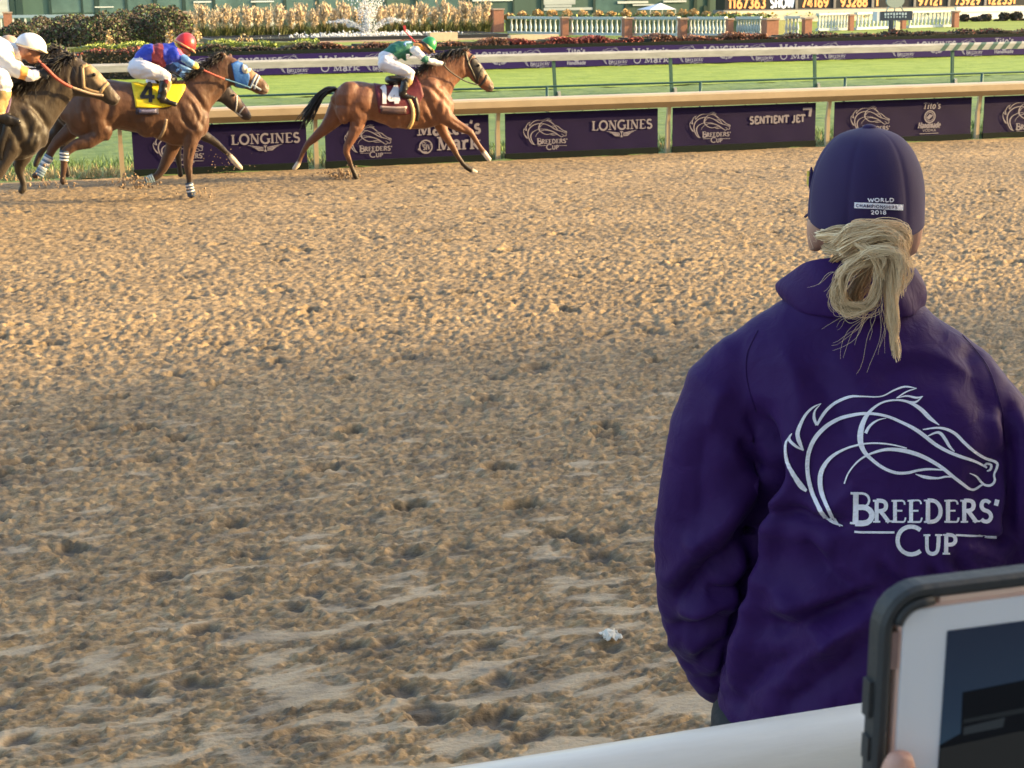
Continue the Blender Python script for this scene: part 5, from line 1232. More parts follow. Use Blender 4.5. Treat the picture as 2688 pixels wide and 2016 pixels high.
def helmet(root, P, k, c, rx, ry, rz, tilt, col, brim=(1.0, .35), rimcol=None):
    """shell with a peak; tilt in degrees about the across axis, nose-down positive; rx etc. in region px"""
    rx, ry, rz = rx/k, ry/k, rz/k; C = P(*c); V = []; F = []; nu, nv = 20, 9
    ca, sa = math.cos(R(tilt)), math.sin(R(tilt))
    def tr(x, y, z): return (C[0]+x*ca+z*sa, C[1]+y, C[2]-x*sa+z*ca)
    for i in range(nv+1):
        ph = (-.12+1.12*i/nv)*math.pi/2
        for j in range(nu):
            a = 2*math.pi*j/nu; V.append(tr(rx*math.cos(ph)*math.cos(a), ry*math.cos(ph)*math.sin(a), rz*math.sin(ph)))
    for i in range(nv):
        for j in range(nu): F.append((i*nu+j, i*nu+(j+1) % nu, (i+1)*nu+(j+1) % nu, (i+1)*nu+j))
    thicken(mk('helmet', V, F, col, root), .008)
    V = []; F = []; n = 11                                              # peak
    for j in range(n):
        a = R(-72+144*j/(n-1)); V.append(tr(rx*.97*math.cos(a), ry*.97*math.sin(a), -.03*rz)); V.append(tr(rx*(.97+brim[1]*math.cos(a)), ry*1.0*math.sin(a), -.16*rz))
    F = [(2*j, 2*j+1, 2*j+3, 2*j+2) for j in range(n-1)]
    thicken(mk('helmet_peak', V, F, rimcol or col, root), .012)
    V = []                                                              # rim band
    for s_ in (-.14, -.02):
        for j in range(nu): a = 2*math.pi*j/nu; V.append(tr(rx*1.02*math.cos(a), ry*1.02*math.sin(a), rz*s_))
    F = [(j, (j+1) % nu, nu+(j+1) % nu, nu+j) for j in range(nu)]
    thicken(mk('helmet_rim', V, F, rimcol or col, root), .008)
    return tr
def fist(x, y, dy, r, tg='glove'):
    """palm, four curled fingers of unequal length and a thumb"""
    L = [(tg, .8, [(x-r*.9, y-r*.1, r*.62, dy), (x, y, r*.72, dy), (x+r*.5, y+r*.1, r*.6, dy)])]
    for i, (ln, of) in enumerate(((.9, -.45), (1.0, -.15), (.95, .15), (.75, .42))):
        L.append((tg, 1, [(x+r*.4, y-r*.2+of*r*.9, r*.24, dy-.012), (x+r*(.5+.6*ln), y+of*r*.9, r*.22, dy-.02), (x+r*(.35+.5*ln), y+r*.45+of*r*.7, r*.19, dy-.026)]))
    L.append((tg, 1, [(x-r*.3, y-r*.5, r*.26, dy-.01), (x+r*.4, y-r*.8, r*.22, dy-.02), (x+r*.9, y-r*.55, r*.18, dy-.02)]))
    return L
# green silks on number 14
j14, PJ, kj = jockey('jockey in green silks and white breeches crouched on the leading horse', Y14, C14, (1010,575),
 [('white', 1.25, [(985,365,78,0),(1010,350,80,0),(1045,330,78,0)]),
  ('green', 1.2, [(1035,318,72,0),(1090,278,84,0),(1150,258,82,0),(1215,245,74,0),(1268,245,62,0)]),
  ('green', 1.0, [(1200,300,52,0),(1190,350,30,0)]),
  ('white', 1.0, [(985,385,76,-.11),(1060,420,68,-.17),(1150,450,58,-.23),(1215,475,52,-.25),(1248,495,46,-.25),(1240,530,40,-.25)]),
  ('tan', 1.0, [(1232,545,38,-.25),(1218,590,37,-.25)]), ('boot', 1.0, [(1196,575,42,-.25),(1175,640,40,-.26),(1160,690,36,-.26)]),
  ('boot', .8, [(1165,700,30,-.26),(1220,712,27,-.27),(1275,728,20,-.27)]),
  ('white', 1.0, [(985,385,76,.11),(1150,450,58,.23),(1248,495,46,.25)]), ('boot', 1.0, [(1232,545,38,.25),(1165,690,34,.26),(1260,722,22,.26)]),
  ('orange', 1.0, [(1290,235,46,-.05),(1335,245,42,-.06)]), ('skin', 1.0, [(1325,240,36,0),(1375,240,38,0)]),
  ('wsleeve', 1.0, [(1285,265,44,-.14),(1335,310,38,-.19),(1372,345,34,-.21)]), ('green', 1.0, [(1372,345,36,-.21),(1400,362,35,-.21)]),
  ('wsleeve', 1.0, [(1400,362,34,-.21),(1465,380,33,-.20),(1535,392,26,-.18)]),
  ('wsleeve', 1.0, [(1285,265,44,.14),(1372,345,34,.21),(1530,392,26,.14)]),
  ('skin', 1.0, [(1385,215,52,0),(1412,248,50,0),(1432,285,34,0)]), ('skin', .8, [(1440,250,20,0),(1462,262,12,0)])]
 + fist(1560, 400, -.17, 24), [])
hg = mat('green_helmet', (.02,.24,.085), .35, .05, 3); gold = mat('gold_trim', (.62,.42,.16), .5)
tr = helmet(j14, PJ, kj, (1412,222), 72, 66, 92, 42, hg, (1.0, .30), gold)
q = MB(); q.tube([PJ(1345,185,-.10), PJ(1385,205,-.135), PJ(1430,255,-.12), PJ(1452,280,-.07)], .022, 6); q.obj('goggles', K['boot'], j14, True)
V = []; F = []
arcp = np.array([(1262+26*math.cos(a)*.9, 208-22*math.sin(a)) for a in np.linspace(1.2, 4.6, 10)])
q = MB(); q.tube([PJ(1198,222,-.29), PJ(1185,205,-.27), PJ(1200,190,-.22), PJ(1250,186,-.20)], .016, 6); q.obj('silk_mark', K['sky'], j14, True)
q = MB(); q.bar(PJ(1218,305,-.205), PJ(1222,350,-.17), .05, .02); q.obj('silk_panel', K['wsleeve'], j14)
q = MB(); a, b = PJ(1290,188,-.1), PJ(1192,82,-.05); q.tube([a, (a+b)/2, b], [.013, .010, .008], 6); q.add([b+np.array([-.01,0,0]), b+np.array([.02,0,.01]), b+np.array([.01,0,.09]), b+np.array([-.03,0,.08])], [(0,1,2,3)])
tag(q.obj('whip', mat('red_whip', (.50,.05,.06), .5)), 'red riding whip raised behind the green jockey', 'whip')
# blue silks on number 4
j4, PJ4, kj4 = jockey('jockey in royal blue silks with a maroon sash on the horse with the yellow cloth', Y4, C4, (300,545),
 [('white', 1.25, [(185,440,70,0),(205,400,80,0),(240,355,72,0)]),
  ('blue', 1.2, [(232,320,62,0),(300,285,86,0),(345,280,96,0)]), ('maroon', 1.2, [(380,283,102,0),(415,290,104,0)]), ('blue', 1.2, [(450,290,104,0),(510,265,90,0),(545,245,64,0)]),
  ('maroon', 1.0, [(432,350,44,-.10),(445,385,30,-.10)]),
  ('white', 1.0, [(185,420,80,-.11),(270,425,84,-.18),(370,450,70,-.24),(450,478,54,-.26),(490,495,46,-.26)]),
  ('maroon', 1, [(468,510,44,-.26),(462,540,42,-.26)]), ('tan', 1.0, [(492,530,30,-.27),(478,610,30,-.27)]), ('boot', 1.0, [(452,545,44,-.26),(438,620,42,-.27),(425,690,38,-.27)]),
  ('boot', .8, [(428,700,34,-.27),(500,722,28,-.28),(562,735,22,-.28)]),
  ('white', 1.0, [(185,420,80,.11),(370,450,70,.24),(490,495,46,.26)]), ('boot', 1.0, [(460,540,44,.26),(425,690,38,.27),(552,732,24,.27)]),
  ('yellow', 1.0, [(535,235,58,-.03),(560,225,52,-.03)]), ('skin', 1.0, [(570,235,42,0),(625,245,44,0)]),
  ('pink', 1.0, [(575,270,40,-.12),(610,310,36,-.17)]), ('blue', 1.0, [(535,270,58,-.11),(570,320,50,-.17)]), ('sky', 1.0, [(610,310,36,-.17),(660,345,38,-.20),(705,375,34,-.20)]),
  ('yellow', 1.0, [(705,375,32,-.2),(745,398,30,-.2)]),
  ('blue', 1.0, [(535,270,58,.11),(620,340,40,.18),(760,415,28,.14)]),
  ('skin', 1.0, [(622,200,58,0),(640,235,56,0),(655,270,42,0),(662,292,30,0)]), ('skin', .7, [(668,248,20,0),(686,262,12,0)])]
 + fist(785, 420, -.19, 28), [])
hr = mat('red_helmet', (.62,.035,.04), .35, .08, 3)
helmet(j4, PJ4, kj4, (640,200), 92, 82, 108, 32, hr, (1.0, .26), mat('tan_trim', (.62,.36,.16), .5))
q = MB(); q.tube([PJ4(598,215,-.09), PJ4(640,225,-.11), PJ4(672,240,-.06)], .014, 6); q.obj('goggles', K['boot'], j4, True)
# navy and sky blue silks beyond
jh, PJH, kjh = jockey('jockey in navy and sky blue silks half hidden behind the blue silks jockey', YH, C4, (480,640),
 [('white', 1.2, [(330,500,64,0),(370,460,70,0)]), ('navy', 1.2, [(380,440,74,0),(450,400,84,0),(520,380,80,0),(560,370,64,0)]),
  ('navy', 1.0, [(545,400,52,-.14),(590,440,44,-.19)]), ('sky', 1.0, [(585,435,42,-.19),(630,470,38,-.20),(665,500,30,-.19)]),
  ('sky', 1.0, [(540,350,46,-.12),(600,380,40,-.20),(660,420,34,-.20),(710,435,26,-.18)]),
  ('white', 1.0, [(340,520,70,-.12),(440,560,56,-.22),(500,590,44,-.25)]), ('boot', 1, [(490,620,40,-.25),(450,740,34,-.26),(540,770,22,-.26)]),
  ('white', 1.0, [(340,520,70,.12),(440,560,56,.22),(500,590,44,.25)]), ('boot', 1, [(490,620,40,.25),(450,740,34,.26),(540,770,22,.26)]),
  ('skin', 1.0, [(570,345,44,0),(600,330,50,0),(622,360,34,0)])] + fist(690, 510, -.18, 24), [])
helmet(jh, PJH, kjh, (598,318), 70, 64, 74, 30, mat('navy_helmet', (.02,.03,.08), .35), (1, .3))
# white silks at the left edge
jd, PJD, kjd = jockey('jockey in white and gold silks and white helmet at the left edge', YD, CW, (-300,1050),
 [('white', 1.25, [(-1050,760,420,0),(-1000,700,430,0),(-880,640,400,0)]), ('wsleeve', 1.2, [(-850,600,370,0),(-500,520,400,0),(-200,520,370,0),(30,540,270,0),(180,560,220,0)]),
  ('orange', 1.0, [(60,610,150,-.10),(190,590,130,-.09)]),
  ('skin', 1.0, [(240,520,150,0),(380,520,170,0)]),
  ('wsleeve', 1.0, [(30,640,210,-.14),(150,760,170,-.19),(330,870,140,-.22),(420,915,128,-.22)]), ('orange', 1.0, [(392,880,140,-.22),(420,915,136,-.22)]), ('white', 1.0, [(440,930,122,-.22),(560,960,108,-.22),(660,940,92,-.21)]),
  ('wsleeve', 1.0, [(60,640,200,.14),(400,900,125,.2),(700,880,80,.14)]),
  ('white', 1.0, [(-1000,820,400,-.11),(-600,900,340,-.18),(-200,990,270,-.24),(30,1060,215,-.26),(60,1140,180,-.26)]),
  ('tan', 1.0, [(50,1220,160,-.26),(0,1420,150,-.26),(-40,1560,140,-.27)]), ('boot', 1.0, [(-120,1240,150,-.26),(-150,1480,160,-.27),(-130,1650,140,-.27)]), ('boot', .8, [(-120,1680,130,-.27),(160,1760,100,-.28),(330,1800,80,-.28)]),
  ('white', 1.0, [(-1000,820,400,.11),(-200,990,270,.24),(60,1100,190,.26)]), ('boot', 1.0, [(30,1240,150,.26),(-120,1650,130,.27),(280,1780,90,.27)]),
  ('skin', 1.0, [(470,470,215,0),(545,540,200,0),(590,610,155,0),(600,670,110,0)]), ('skin', .7, [(650,580,60,0),(708,600,36,0)]), ('hair', 1.0, [(400,470,170,0),(420,540,120,0)])]
 + fist(760, 930, -.21, 110), [])
hw = mat('white_helmet', (.78,.77,.78), .4, .04, 3)
helmet(jd, PJD, kjd, (560,430), 265, 235, 232, 18, hw, (1.0, .18), mat('cream_trim', (.70,.58,.38), .5))
# one more helmet behind: a jockey and horse mostly out of the frame
YE = 22.9
jE, PJE, kjE = jockey('jockey in a tan helmet glimpsed behind the white silks jockey', YE, CW, (-500,1300),
 [('maroon', 1.2, [(-900,640,300,0),(-500,560,320,0),(-180,520,260,0),(-20,500,180,0)]), ('white', 1.2, [(-980,760,300,0),(-880,700,320,0)]),
  ('white', 1.0, [(-900,820,290,-.12),(-350,960,220,-.24),(-150,1020,160,-.25)]), ('boot', 1, [(-180,1120,140,-.25),(-330,1480,130,-.26),(-60,1560,90,-.26)]),
  ('white', 1.0, [(-900,820,290,.12),(-350,960,220,.24),(-150,1020,160,.25)]), ('boot', 1, [(-180,1120,140,.25),(-330,1480,130,.26),(-60,1560,90,.26)]),
  ('maroon', 1.0, [(-120,600,170,-.14),(60,780,130,-.2),(300,860,90,-.15)]), ('maroon', 1.0, [(-120,600,170,.14),(60,780,130,.2),(300,860,90,.15)]),
  ('skin', 1.0, [(60,480,130,0),(150,430,150,0),(200,480,110,0)])] + fist(360, 880, -.15, 80), [], .018)
helmet(jE, PJE, kjE, (165,385), 175, 160, 150, 10, mat('tan_helmet', (.42,.30,.22), .5, .1, 4), (1, .1))
def far_horse():
    d = PJE(-900, 720)-PJD(-1000, 740)
    c = copy_tree(hD); c.location = (hD.location[0]+float(d[0]), YE, 0)
    c['label'] = 'dark horse out of the frame at the left, under the tan helmet jockey'
far_horse()

# sand thrown up by the hooves
def clods():
    rg = np.random.default_rng(21); q = MB()
    def clod(p, r):
        t = (1+5**.5)/2; vs = []
        for v in ((0,0,1),(1,0,0),(0,1,0),(-1,0,0),(0,-1,0),(0,0,-1)): vs.append(np.array(p)+np.array(v)*r*rg.uniform(.6, 1.3, 3))
        q.add(vs, [(0,1,2),(0,2,3),(0,3,4),(0,4,1),(5,2,1),(5,3,2),(5,4,3),(5,1,4)])
    for (cx, cy, sx, sy, n, Y, r) in ((900,458,24,7,120,23.8,.022),(860,452,30,9,40,23.8,.012),(360,480,26,9,90,22.4,.022),(320,470,40,10,40,22.4,.012),(590,430,40,22,60,23.4,.009),(60,470,50,14,40,20.5,.02),(520,505,22,6,30,22.1,.016),(150,480,30,8,40,22.3,.015)):
        for i in range(n):
            p = atY(cx+rg.normal(0, sx), cy+rg.normal(0, sy), Y+rg.normal(0, .12)); p[2] = max(p[2], .0)
            clod(p, r*rg.uniform(.4, 1.3))
    tag(mk('thrown_sand', q.v, q.f, mat('sand_clod', (.30,.21,.13), .9, .2, 10), None, None, False), 'clods of sand thrown up by the hooves', kind='stuff')
clods()

def scrap():
    rg = np.random.default_rng(4); c = atZ(1602, 1682); n = 9; V = []
    for i in range(n):
        for j in range(n):
            u, v = i/(n-1)-.5, j/(n-1)-.5; V.append((c[0]+u*.075+rg.normal(0, .003), c[1]+v*.10+rg.normal(0, .006), .028+.016*math.exp(-((u*2.3)**2+(v*2)**2)*1.5)+rg.normal(0, .004)))
    tag(thicken(mk('paper_scrap', V, grid_faces(n, n).tolist(), mat('crumpled_paper', (.62,.57,.48), .8), None, None, False), .002), 'crumpled white paper scrap lying on the sand left of the woman', 'paper')
scrap()

# ------------------------------------------------------------------ the woman at the rail
W0 = atD(2320, 1200, 2.4); wt = np.array([W0[0], W0[1], 0.0]); wt /= np.linalg.norm(wt); ws = np.array([wt[1], -wt[0], 0.0])
def WP(px, py, t=0.0):                 # photograph position on the upright plane t metres beyond her spine
    d = ray(px, py); n = wt; lam = (np.dot(W0-_O, n)+t)/np.dot(d, n); return _O + d*lam
GZ = .82
woman = empty('person', (W0[0], W0[1], GZ), 'woman seen from behind in a purple jacket and cap with a blonde bun', 'person')
uz = np.array([0, 0, 1.0])
def wring(px0, px1, py, ht, t=0.0):
    a = WP(px0, py, t); b = WP(px1, py, t); return ((a+b)/2, (b-a)/2, wt*ht)
def wlimb(B, pts, tg, depth=.95, n=14):
    c = [WP(x, y, t) for x, y, r, t in pts]; k = len(c); rings = []
    for i in range(k):
        d = c[min(i+1, k-1)]-c[max(i-1, 0)]; d /= np.linalg.norm(d); a = np.cross(d, wt); a /= np.linalg.norm(a); b = np.cross(d, a)
        r = pts[i][2]/pxm(c[i]); rings.append((c[i], a*r, b*r*depth))
    B.sweep(rings, tg, n)
# body under the clothes: head, neck, trunk, arms with hands in the pockets, legs
B = Body()
B.sweep([wring(2190, 2370, 790, .045, .015), wring(2185, 2372, 720, .062, .012), wring(2190, 2375, 640, .066, .02)], 'skin')
B.sweep([wring(2200, 2365, 690, .07, .05), wring(2168, 2387, 620, .080, .03), wring(2155, 2398, 560, .083, .03), wring(2165, 2388, 490, .078, .03), wring(2200, 2352, 425, .06, .03)], 'skin', 20)
hf = -.30*ws+.95*wt                                                # the face looks a little to the left
for dist, up_, r in ((.105, -.015, .017), (.115, -.03, .015), (.10, -.065, .020), (.088, -.10, .024)):      # nose, lips, chin
    c = WP(2275, 560, .02)+hf*dist+uz*up_; B.sweep([(c-uz*r*.6, ws*r, wt*r), (c+uz*r*.6, ws*r, wt*r)], 'skin', 10)
for px, py, sd in ((2140, 610, -1), (2396, 615, 1)):               # ears
    c = WP(px, py, .02); B.sweep([(c-uz*.028, ws*.010, wt*.012), (c-uz*.010, ws*.014, wt*.018), (c+uz*.016, ws*.016, wt*.022), (c+uz*.030, ws*.011, wt*.014)], 'skin', 10)
B.sweep([wring(2170, 2470, 1830, .10), wring(2120, 2520, 1500, .09), wring(2080, 2560, 1100, .09), wring(2100, 2540, 950, .075), wring(2200, 2390, 820, .04, .02)], 'skin')
for s_ in (0, 1):
    f = (lambda x: x) if s_ == 0 else (lambda x: 4620-x)
    wlimb(B, [(2000, 980, 66, 0), (1880, 1250, 58, .0), (1840, 1480, 50, .02), (1870, 1640, 42, .10), (1960, 1760, 36, .155)] if s_ == 0 else [(2460, 1000, 60, 0), (2610, 1170, 58, .0), (2705, 1300, 54, .0), (2765, 1450, 48, .02), (2755, 1640, 40, .09), (2660, 1760, 36, .15)], 'skin')
    wlimb(B, [(f(1975), 1770, 40, .16), (f(2040), 1800, 42, .17), (f(2085), 1815, 30, .17)], 'skin', .55)
    for q, ln in enumerate((62, 78, 70, 52)):
        wlimb(B, [(f(2070), 1790+16*q, 13, .17), (f(2070+ln*.6), 1800+16*q, 12, .165), (f(2070+ln), 1812+16*q, 10, .155)], 'skin', 1, 8)
    wlimb(B, [(f(2010), 1765, 14, .16), (f(2060), 1748, 13, .155), (f(2095), 1752, 11, .15)], 'skin', 1, 8)
    wlimb(B, [(f(2160), 1860, 130, .0), (f(2080), 2250, 95, .02), (f(2060), 2600, 74, .0), (f(2060), 3080, 52, -.02)], 'skin')
co, fa = B.fuse('body', .010, 4)
mk('body', co, fa, mat('fair_skin', (.50,.27,.19), .5, .08, 20, bump=.05), woman)
# trousers and shoes
B = Body()
for s_ in (0, 1):
    f = (lambda x: x) if s_ == 0 else (lambda x: 4620-x)
    wlimb(B, [(f(2150), 1850, 120, .0), (f(2050), 1915, 196, .015), (f(1990), 2250, 128, .03), (f(1985), 2600, 100, .01), (f(1985), 3050, 84, -.01)], 'leg')
co, fa = B.fuse('trousers', .014, 4); mk('trousers', co, fa, mat('black_trousers', (.012,.012,.015), .75, bump=.3, bscale=20), woman)
for s_ in (-1, 1):
    c = np.array([W0[0], W0[1], GZ])+ws*(.19*s_); B = Body()
    B.sweep([(c-wt*.07+uz*.04, ws*.036, uz*.04), (c+wt*.05+uz*.042, ws*.042, uz*.042), (c+wt*.15+uz*.03, ws*.044, uz*.03), (c+wt*.19+uz*.022, ws*.03, uz*.02)], 's')
    co, fa = B.fuse('shoe', .010, 2); co[:, 2] = np.maximum(co[:, 2], GZ+.001); mk('shoe', co, fa, K['boot'], woman)

# jacket: trunk and both sleeves in one skin
B = Body()
B.sweep([wring(1886, 2745, 1872, .165, .03), wring(1880, 2740, 1832, .165, .03), wring(1902, 2725, 1740, .16, .02), wring(1935, 2700, 1600, .152, .015), wring(1968, 2680, 1450, .146, .01), wring(1988, 2668, 1300, .142, .0),
         wring(1990, 2668, 1180, .140, .0), wring(1960, 2680, 1080, .132, .0), wring(1915, 2650, 1000, .118, .005), wring(1895, 2600, 930, .104, .01), wring(1925, 2520, 872, .090, .015), wring(1990, 2450, 825, .080, .018), wring(2055, 2420, 785, .072, .02)], 'jacket', 28, .3)
wlimb(B, [(1965, 940, 90, .005), (1912, 1015, 112, .0), (1880, 1130, 125, .0), (1862, 1270, 127, .005), (1845, 1400, 131, .015), (1838, 1520, 116, .03), (1838, 1610, 104, .06), (1852, 1700, 84, .095), (1880, 1770, 66, .125), (1925, 1800, 58, .15)], 'sleeve', 1.0, 18)
wlimb(B, [(2500, 985, 92, .005), (2565, 1065, 108, .0), (2640, 1170, 118, .0), (2715, 1290, 118, .005), (2768, 1410, 112, .02), (2785, 1520, 104, .04), (2770, 1620, 96, .07), (2740, 1710, 80, .10), (2690, 1790, 62, .14)], 'sleeve', 1.0, 18)
co, fa = B.fuse('jacket', .0065, 5)
nrm = vnormals(co, fa)
# folds: creases and ridges traced along the cloth (photograph positions), plus soft random drape
uv = pxof(co); face_us = sstep(.05, .45, -(nrm@wt))
FOLDS = [  # (points, width px, depth mm: - crease, + ridge)
 ([(1996,1090),(2025,1160),(2040,1240),(2000,1310),(1955,1400),(1905,1470)], 26, -20), ([(2040,1240),(2010,1330),(1985,1430),(1962,1530),(1935,1650),(1905,1770)], 20, -24),
 ([(1940,1150),(1985,1210),(2030,1260)], 22, -10), ([(1885,1470),(1830,1520),(1778,1575)], 26, -14), ([(1960,1500),(1900,1540),(1850,1550)], 18, -10), ([(1800,1440),(1860,1400),(1930,1310)], 30, 10),
 ([(1760,1640),(1830,1650),(1900,1610)], 24, -9), ([(1780,1590),(1840,1590),(1910,1560)], 20, 8), ([(1830,1730),(1870,1700),(1900,1660)], 16, -8),
 ([(2020,1350),(2080,1340),(2150,1362),(2230,1380)], 16, -8), ([(2030,1390),(2110,1410),(2200,1440)], 30, 8), ([(1985,1500),(2060,1560),(2140,1660),(2230,1720)], 46, 12), ([(2300,1560),(2200,1590),(2090,1640),(2020,1640)], 34, -13),
 ([(2180,1650),(2100,1720),(2000,1760),(1930,1860)], 34, -10), ([(1985,1560),(1945,1680),(1925,1800)], 26, 12), ([(2260,1700),(2150,1790),(2060,1850)], 36, -9), ([(2280,1620),(2160,1690),(2060,1770)], 24, 8),
 ([(2010,1600),(2100,1590),(2210,1560),(2300,1520)], 22, 7), ([(2120,1400),(2160,1480),(2260,1560)], 26, -7), ([(2300,1480),(2360,1530),(2440,1570)], 18, -8), ([(2440,1490),(2470,1530),(2480,1580)], 14, -7), ([(2500,1460),(2560,1520),(2620,1540)], 14, -9), ([(2520,1430),(2590,1460),(2640,1480)], 12, 7),
 ([(2560,1400),(2620,1420),(2650,1400)], 12, -6), ([(2050,900),(2090,1000),(2105,1120),(2080,1200)], 40, 6), ([(2120,960),(2190,1060),(2230,1160)], 40, -5), ([(2540,900),(2560,1000),(2600,1100)], 36, -5), ([(2300,980),(2420,960),(2540,985)], 40, -4), ([(2330,930),(2450,935),(2580,1000)], 26, 4),
 ([(1850,1120),(1835,1250),(1840,1370)], 40, -6), ([(1900,1020),(1860,1130)], 26, 5), ([(2640,1080),(2655,1200),(2650,1330),(2640,1420)], 16, -12), ([(2640,1180),(2600,1230),(2560,1330)], 40, -6), ([(2250,1280),(2180,1330),(2120,1350)], 24, 5), ([(2420,1300),(2440,1400),(2500,1460)], 36, 4)]
disp = np.zeros(len(co))
for pts, w, d in FOLDS:
    q, t = segdist(uv, pts); fade = np.minimum(1, 4*np.minimum(t+.06, 1.06-t)); s_ = np.exp(-(q/(w*.9))**1.35)
    disp += 1.6*d*.001*(s_ - .45*np.exp(-((q-1.9*w)/(w*1.1))**2)*(1 if d < 0 else .4))*fade*face_us
lz = (co-W0)@uz; ls = (co-W0)@ws; lt = (co-W0)@wt
soft = .0028*perlin(ls*9+lt*6+3, lz*5) + .0020*perlin(ls*17+lz*11, lz*13-ls*7) - .0035*(1-np.abs(perlin(ls*8+lz*7+5, lz*6-ls*5)))**7 + .0018*(1-np.abs(perlin(ls*13-lz*9+15, lz*10+ls*4)))**6 + .0022*perlin(ls*40+lz*18, lz*34-ls*11)
low = sstep(-.05, -.45, lz); disp += soft*(.40+.95*low)
co = co+nrm*disp[:, None]
hem = 1.5 if False else None
keep_z = float(WP(2300, 1888, 0)[2])
jk = bpy.data.materials.new('purple_nylon'); jk.use_nodes = True
def nylon(mt):
    t = mt.node_tree; n = t.nodes; l = t.links; b = n['Principled BSDF']; b.inputs['Roughness'].default_value = .62; b.inputs['Specular IOR Level'].default_value = .14
    b.inputs['Sheen Weight'].default_value = .03; b.inputs['Sheen Roughness'].default_value = .4
    tc = n.new('ShaderNodeTexCoord'); no = n.new('ShaderNodeTexNoise'); no.inputs['Scale'].default_value = 5; no.inputs['Detail'].default_value = 5; l.new(tc.outputs['Object'], no.inputs['Vector'])
    cr = n.new('ShaderNodeValToRGB'); e = cr.color_ramp.elements; e[0].position = .3; e[0].color = (.0290,.0072,.072,1); e[1].position = .7; e[1].color = (.0370,.0098,.088,1)
    l.new(no.outputs['Fac'], cr.inputs[0]); l.new(cr.outputs[0], b.inputs['Base Color'])
    n2 = n.new('ShaderNodeTexNoise'); n2.inputs['Scale'].default_value = 26; n2.inputs['Detail'].default_value = 4; n2.inputs['Distortion'].default_value = 1.2; l.new(tc.outputs['Object'], n2.inputs['Vector'])
    bp = n.new('ShaderNodeBump'); bp.inputs['Strength'].default_value = .22; bp.inputs['Distance'].default_value = .012; l.new(n2.outputs['Fac'], bp.inputs['Height'])
    w = n.new('ShaderNodeTexNoise'); w.inputs['Scale'].default_value = 900; l.new(tc.outputs['Object'], w.inputs['Vector'])
    bp2 = n.new('ShaderNodeBump'); bp2.inputs['Strength'].default_value = .12; bp2.inputs['Distance'].default_value = .001; l.new(w.outputs['Fac'], bp2.inputs['Height']); l.new(bp.outputs[0], bp2.inputs['Normal']); l.new(bp2.outputs[0], b.inputs['Normal'])
nylon(jk)
mk('jacket', co, fa, jk, woman)
bj = BVHTree.FromPolygons([tuple(c) for c in co], fa)
# piping seam over the left shoulder and a yoke seam
def seam(pts, r, mt, name='seam'):
    p = resample(smooth_curve(np.array(pts, float), 6), 10.0); q = MB(); q.tube([drape(bj, a, b, .001, 2.1) for a, b in p], r, 6); q.obj(name, mt, woman, True)
dk = mat('dark_piping', (.012,.010,.035), .5)
seam([(1990,868),(1962,930),(1962,1000),(1985,1080)], .0006, jk)
seam([(2525,880),(2590,960),(2625,1060),(2640,1160)], .0006, jk)
# stand-up collar, open and flared at the left
def collar():
    V = []; F = []; n = 40; rows = 6
    cb = WP(2246, 808, .02); ct = WP(2240, 697, .035)
    for i in range(rows):
        v = i/(rows-1)
        for j in range(n+1):
            a = R(-100+380*j/n)            # open at the front
            c = cb+(ct-cb)*v; rs = .095-.006*v; rt_ = .090-.006*v
            lf = math.exp(-((a-R(176))/.42)**2)
            fl = .022*lf*v; bulge = .008*math.sin(v*3.1)+.003*math.sin(a*7+v*5)
            drop = (-.024*lf - .026*math.sin(a)-.004)*v + .004*math.sin(a*3+1)*v
            V.append(c+ws*(math.cos(a)*(rs+fl+bulge))+wt*(math.sin(a)*(rt_+bulge))+uz*drop)
    F = grid_faces(rows, n+1).tolist()
    o = mk('collar', V, F, jk, woman); md = o.modifiers.new('t', 'SOLIDIFY'); md.thickness = .007; md.offset = 0
    sb = o.modifiers.new('s', 'SUBSURF'); sb.levels = 2; sb.render_levels = 2
collar()
# embroidered emblem and words on the back
emb = mat('white_embroidery', (.93,.89,.95), .5, .05, 60, bump=.4, bscale=260, sheen=.1)
def on_jacket(strokes, name, th):
    V = []; F = []
    for kk, (p, w) in enumerate(strokes):
        p = np.asarray(p, float); w = np.broadcast_to(np.asarray(w, float), (len(p),)); pw = resample(np.c_[p, w], 16.0)
        v, f = ribbon(pw[:, :2], pw[:, 2]); b = len(V)
        V += [drape(bj, 1980+x*.32007, 980+y*.32, .0010+.00025*(kk % 5), 2.1) for x, y in v]; F += [tuple(b+i for i in q) for q in f]
    o = mk(name, V, F, emb, woman, None, False); md = o.modifiers.new('t', 'SOLIDIFY'); md.thickness = th; md.offset = 0; return o
st = emblem_strokes(True); ne = len(EMB)
on_jacket([(p, w*.97) for p, w in st[:ne]], 'embroidered_emblem', .0011); on_jacket(st[ne:], 'embroidered_lettering', .0011)

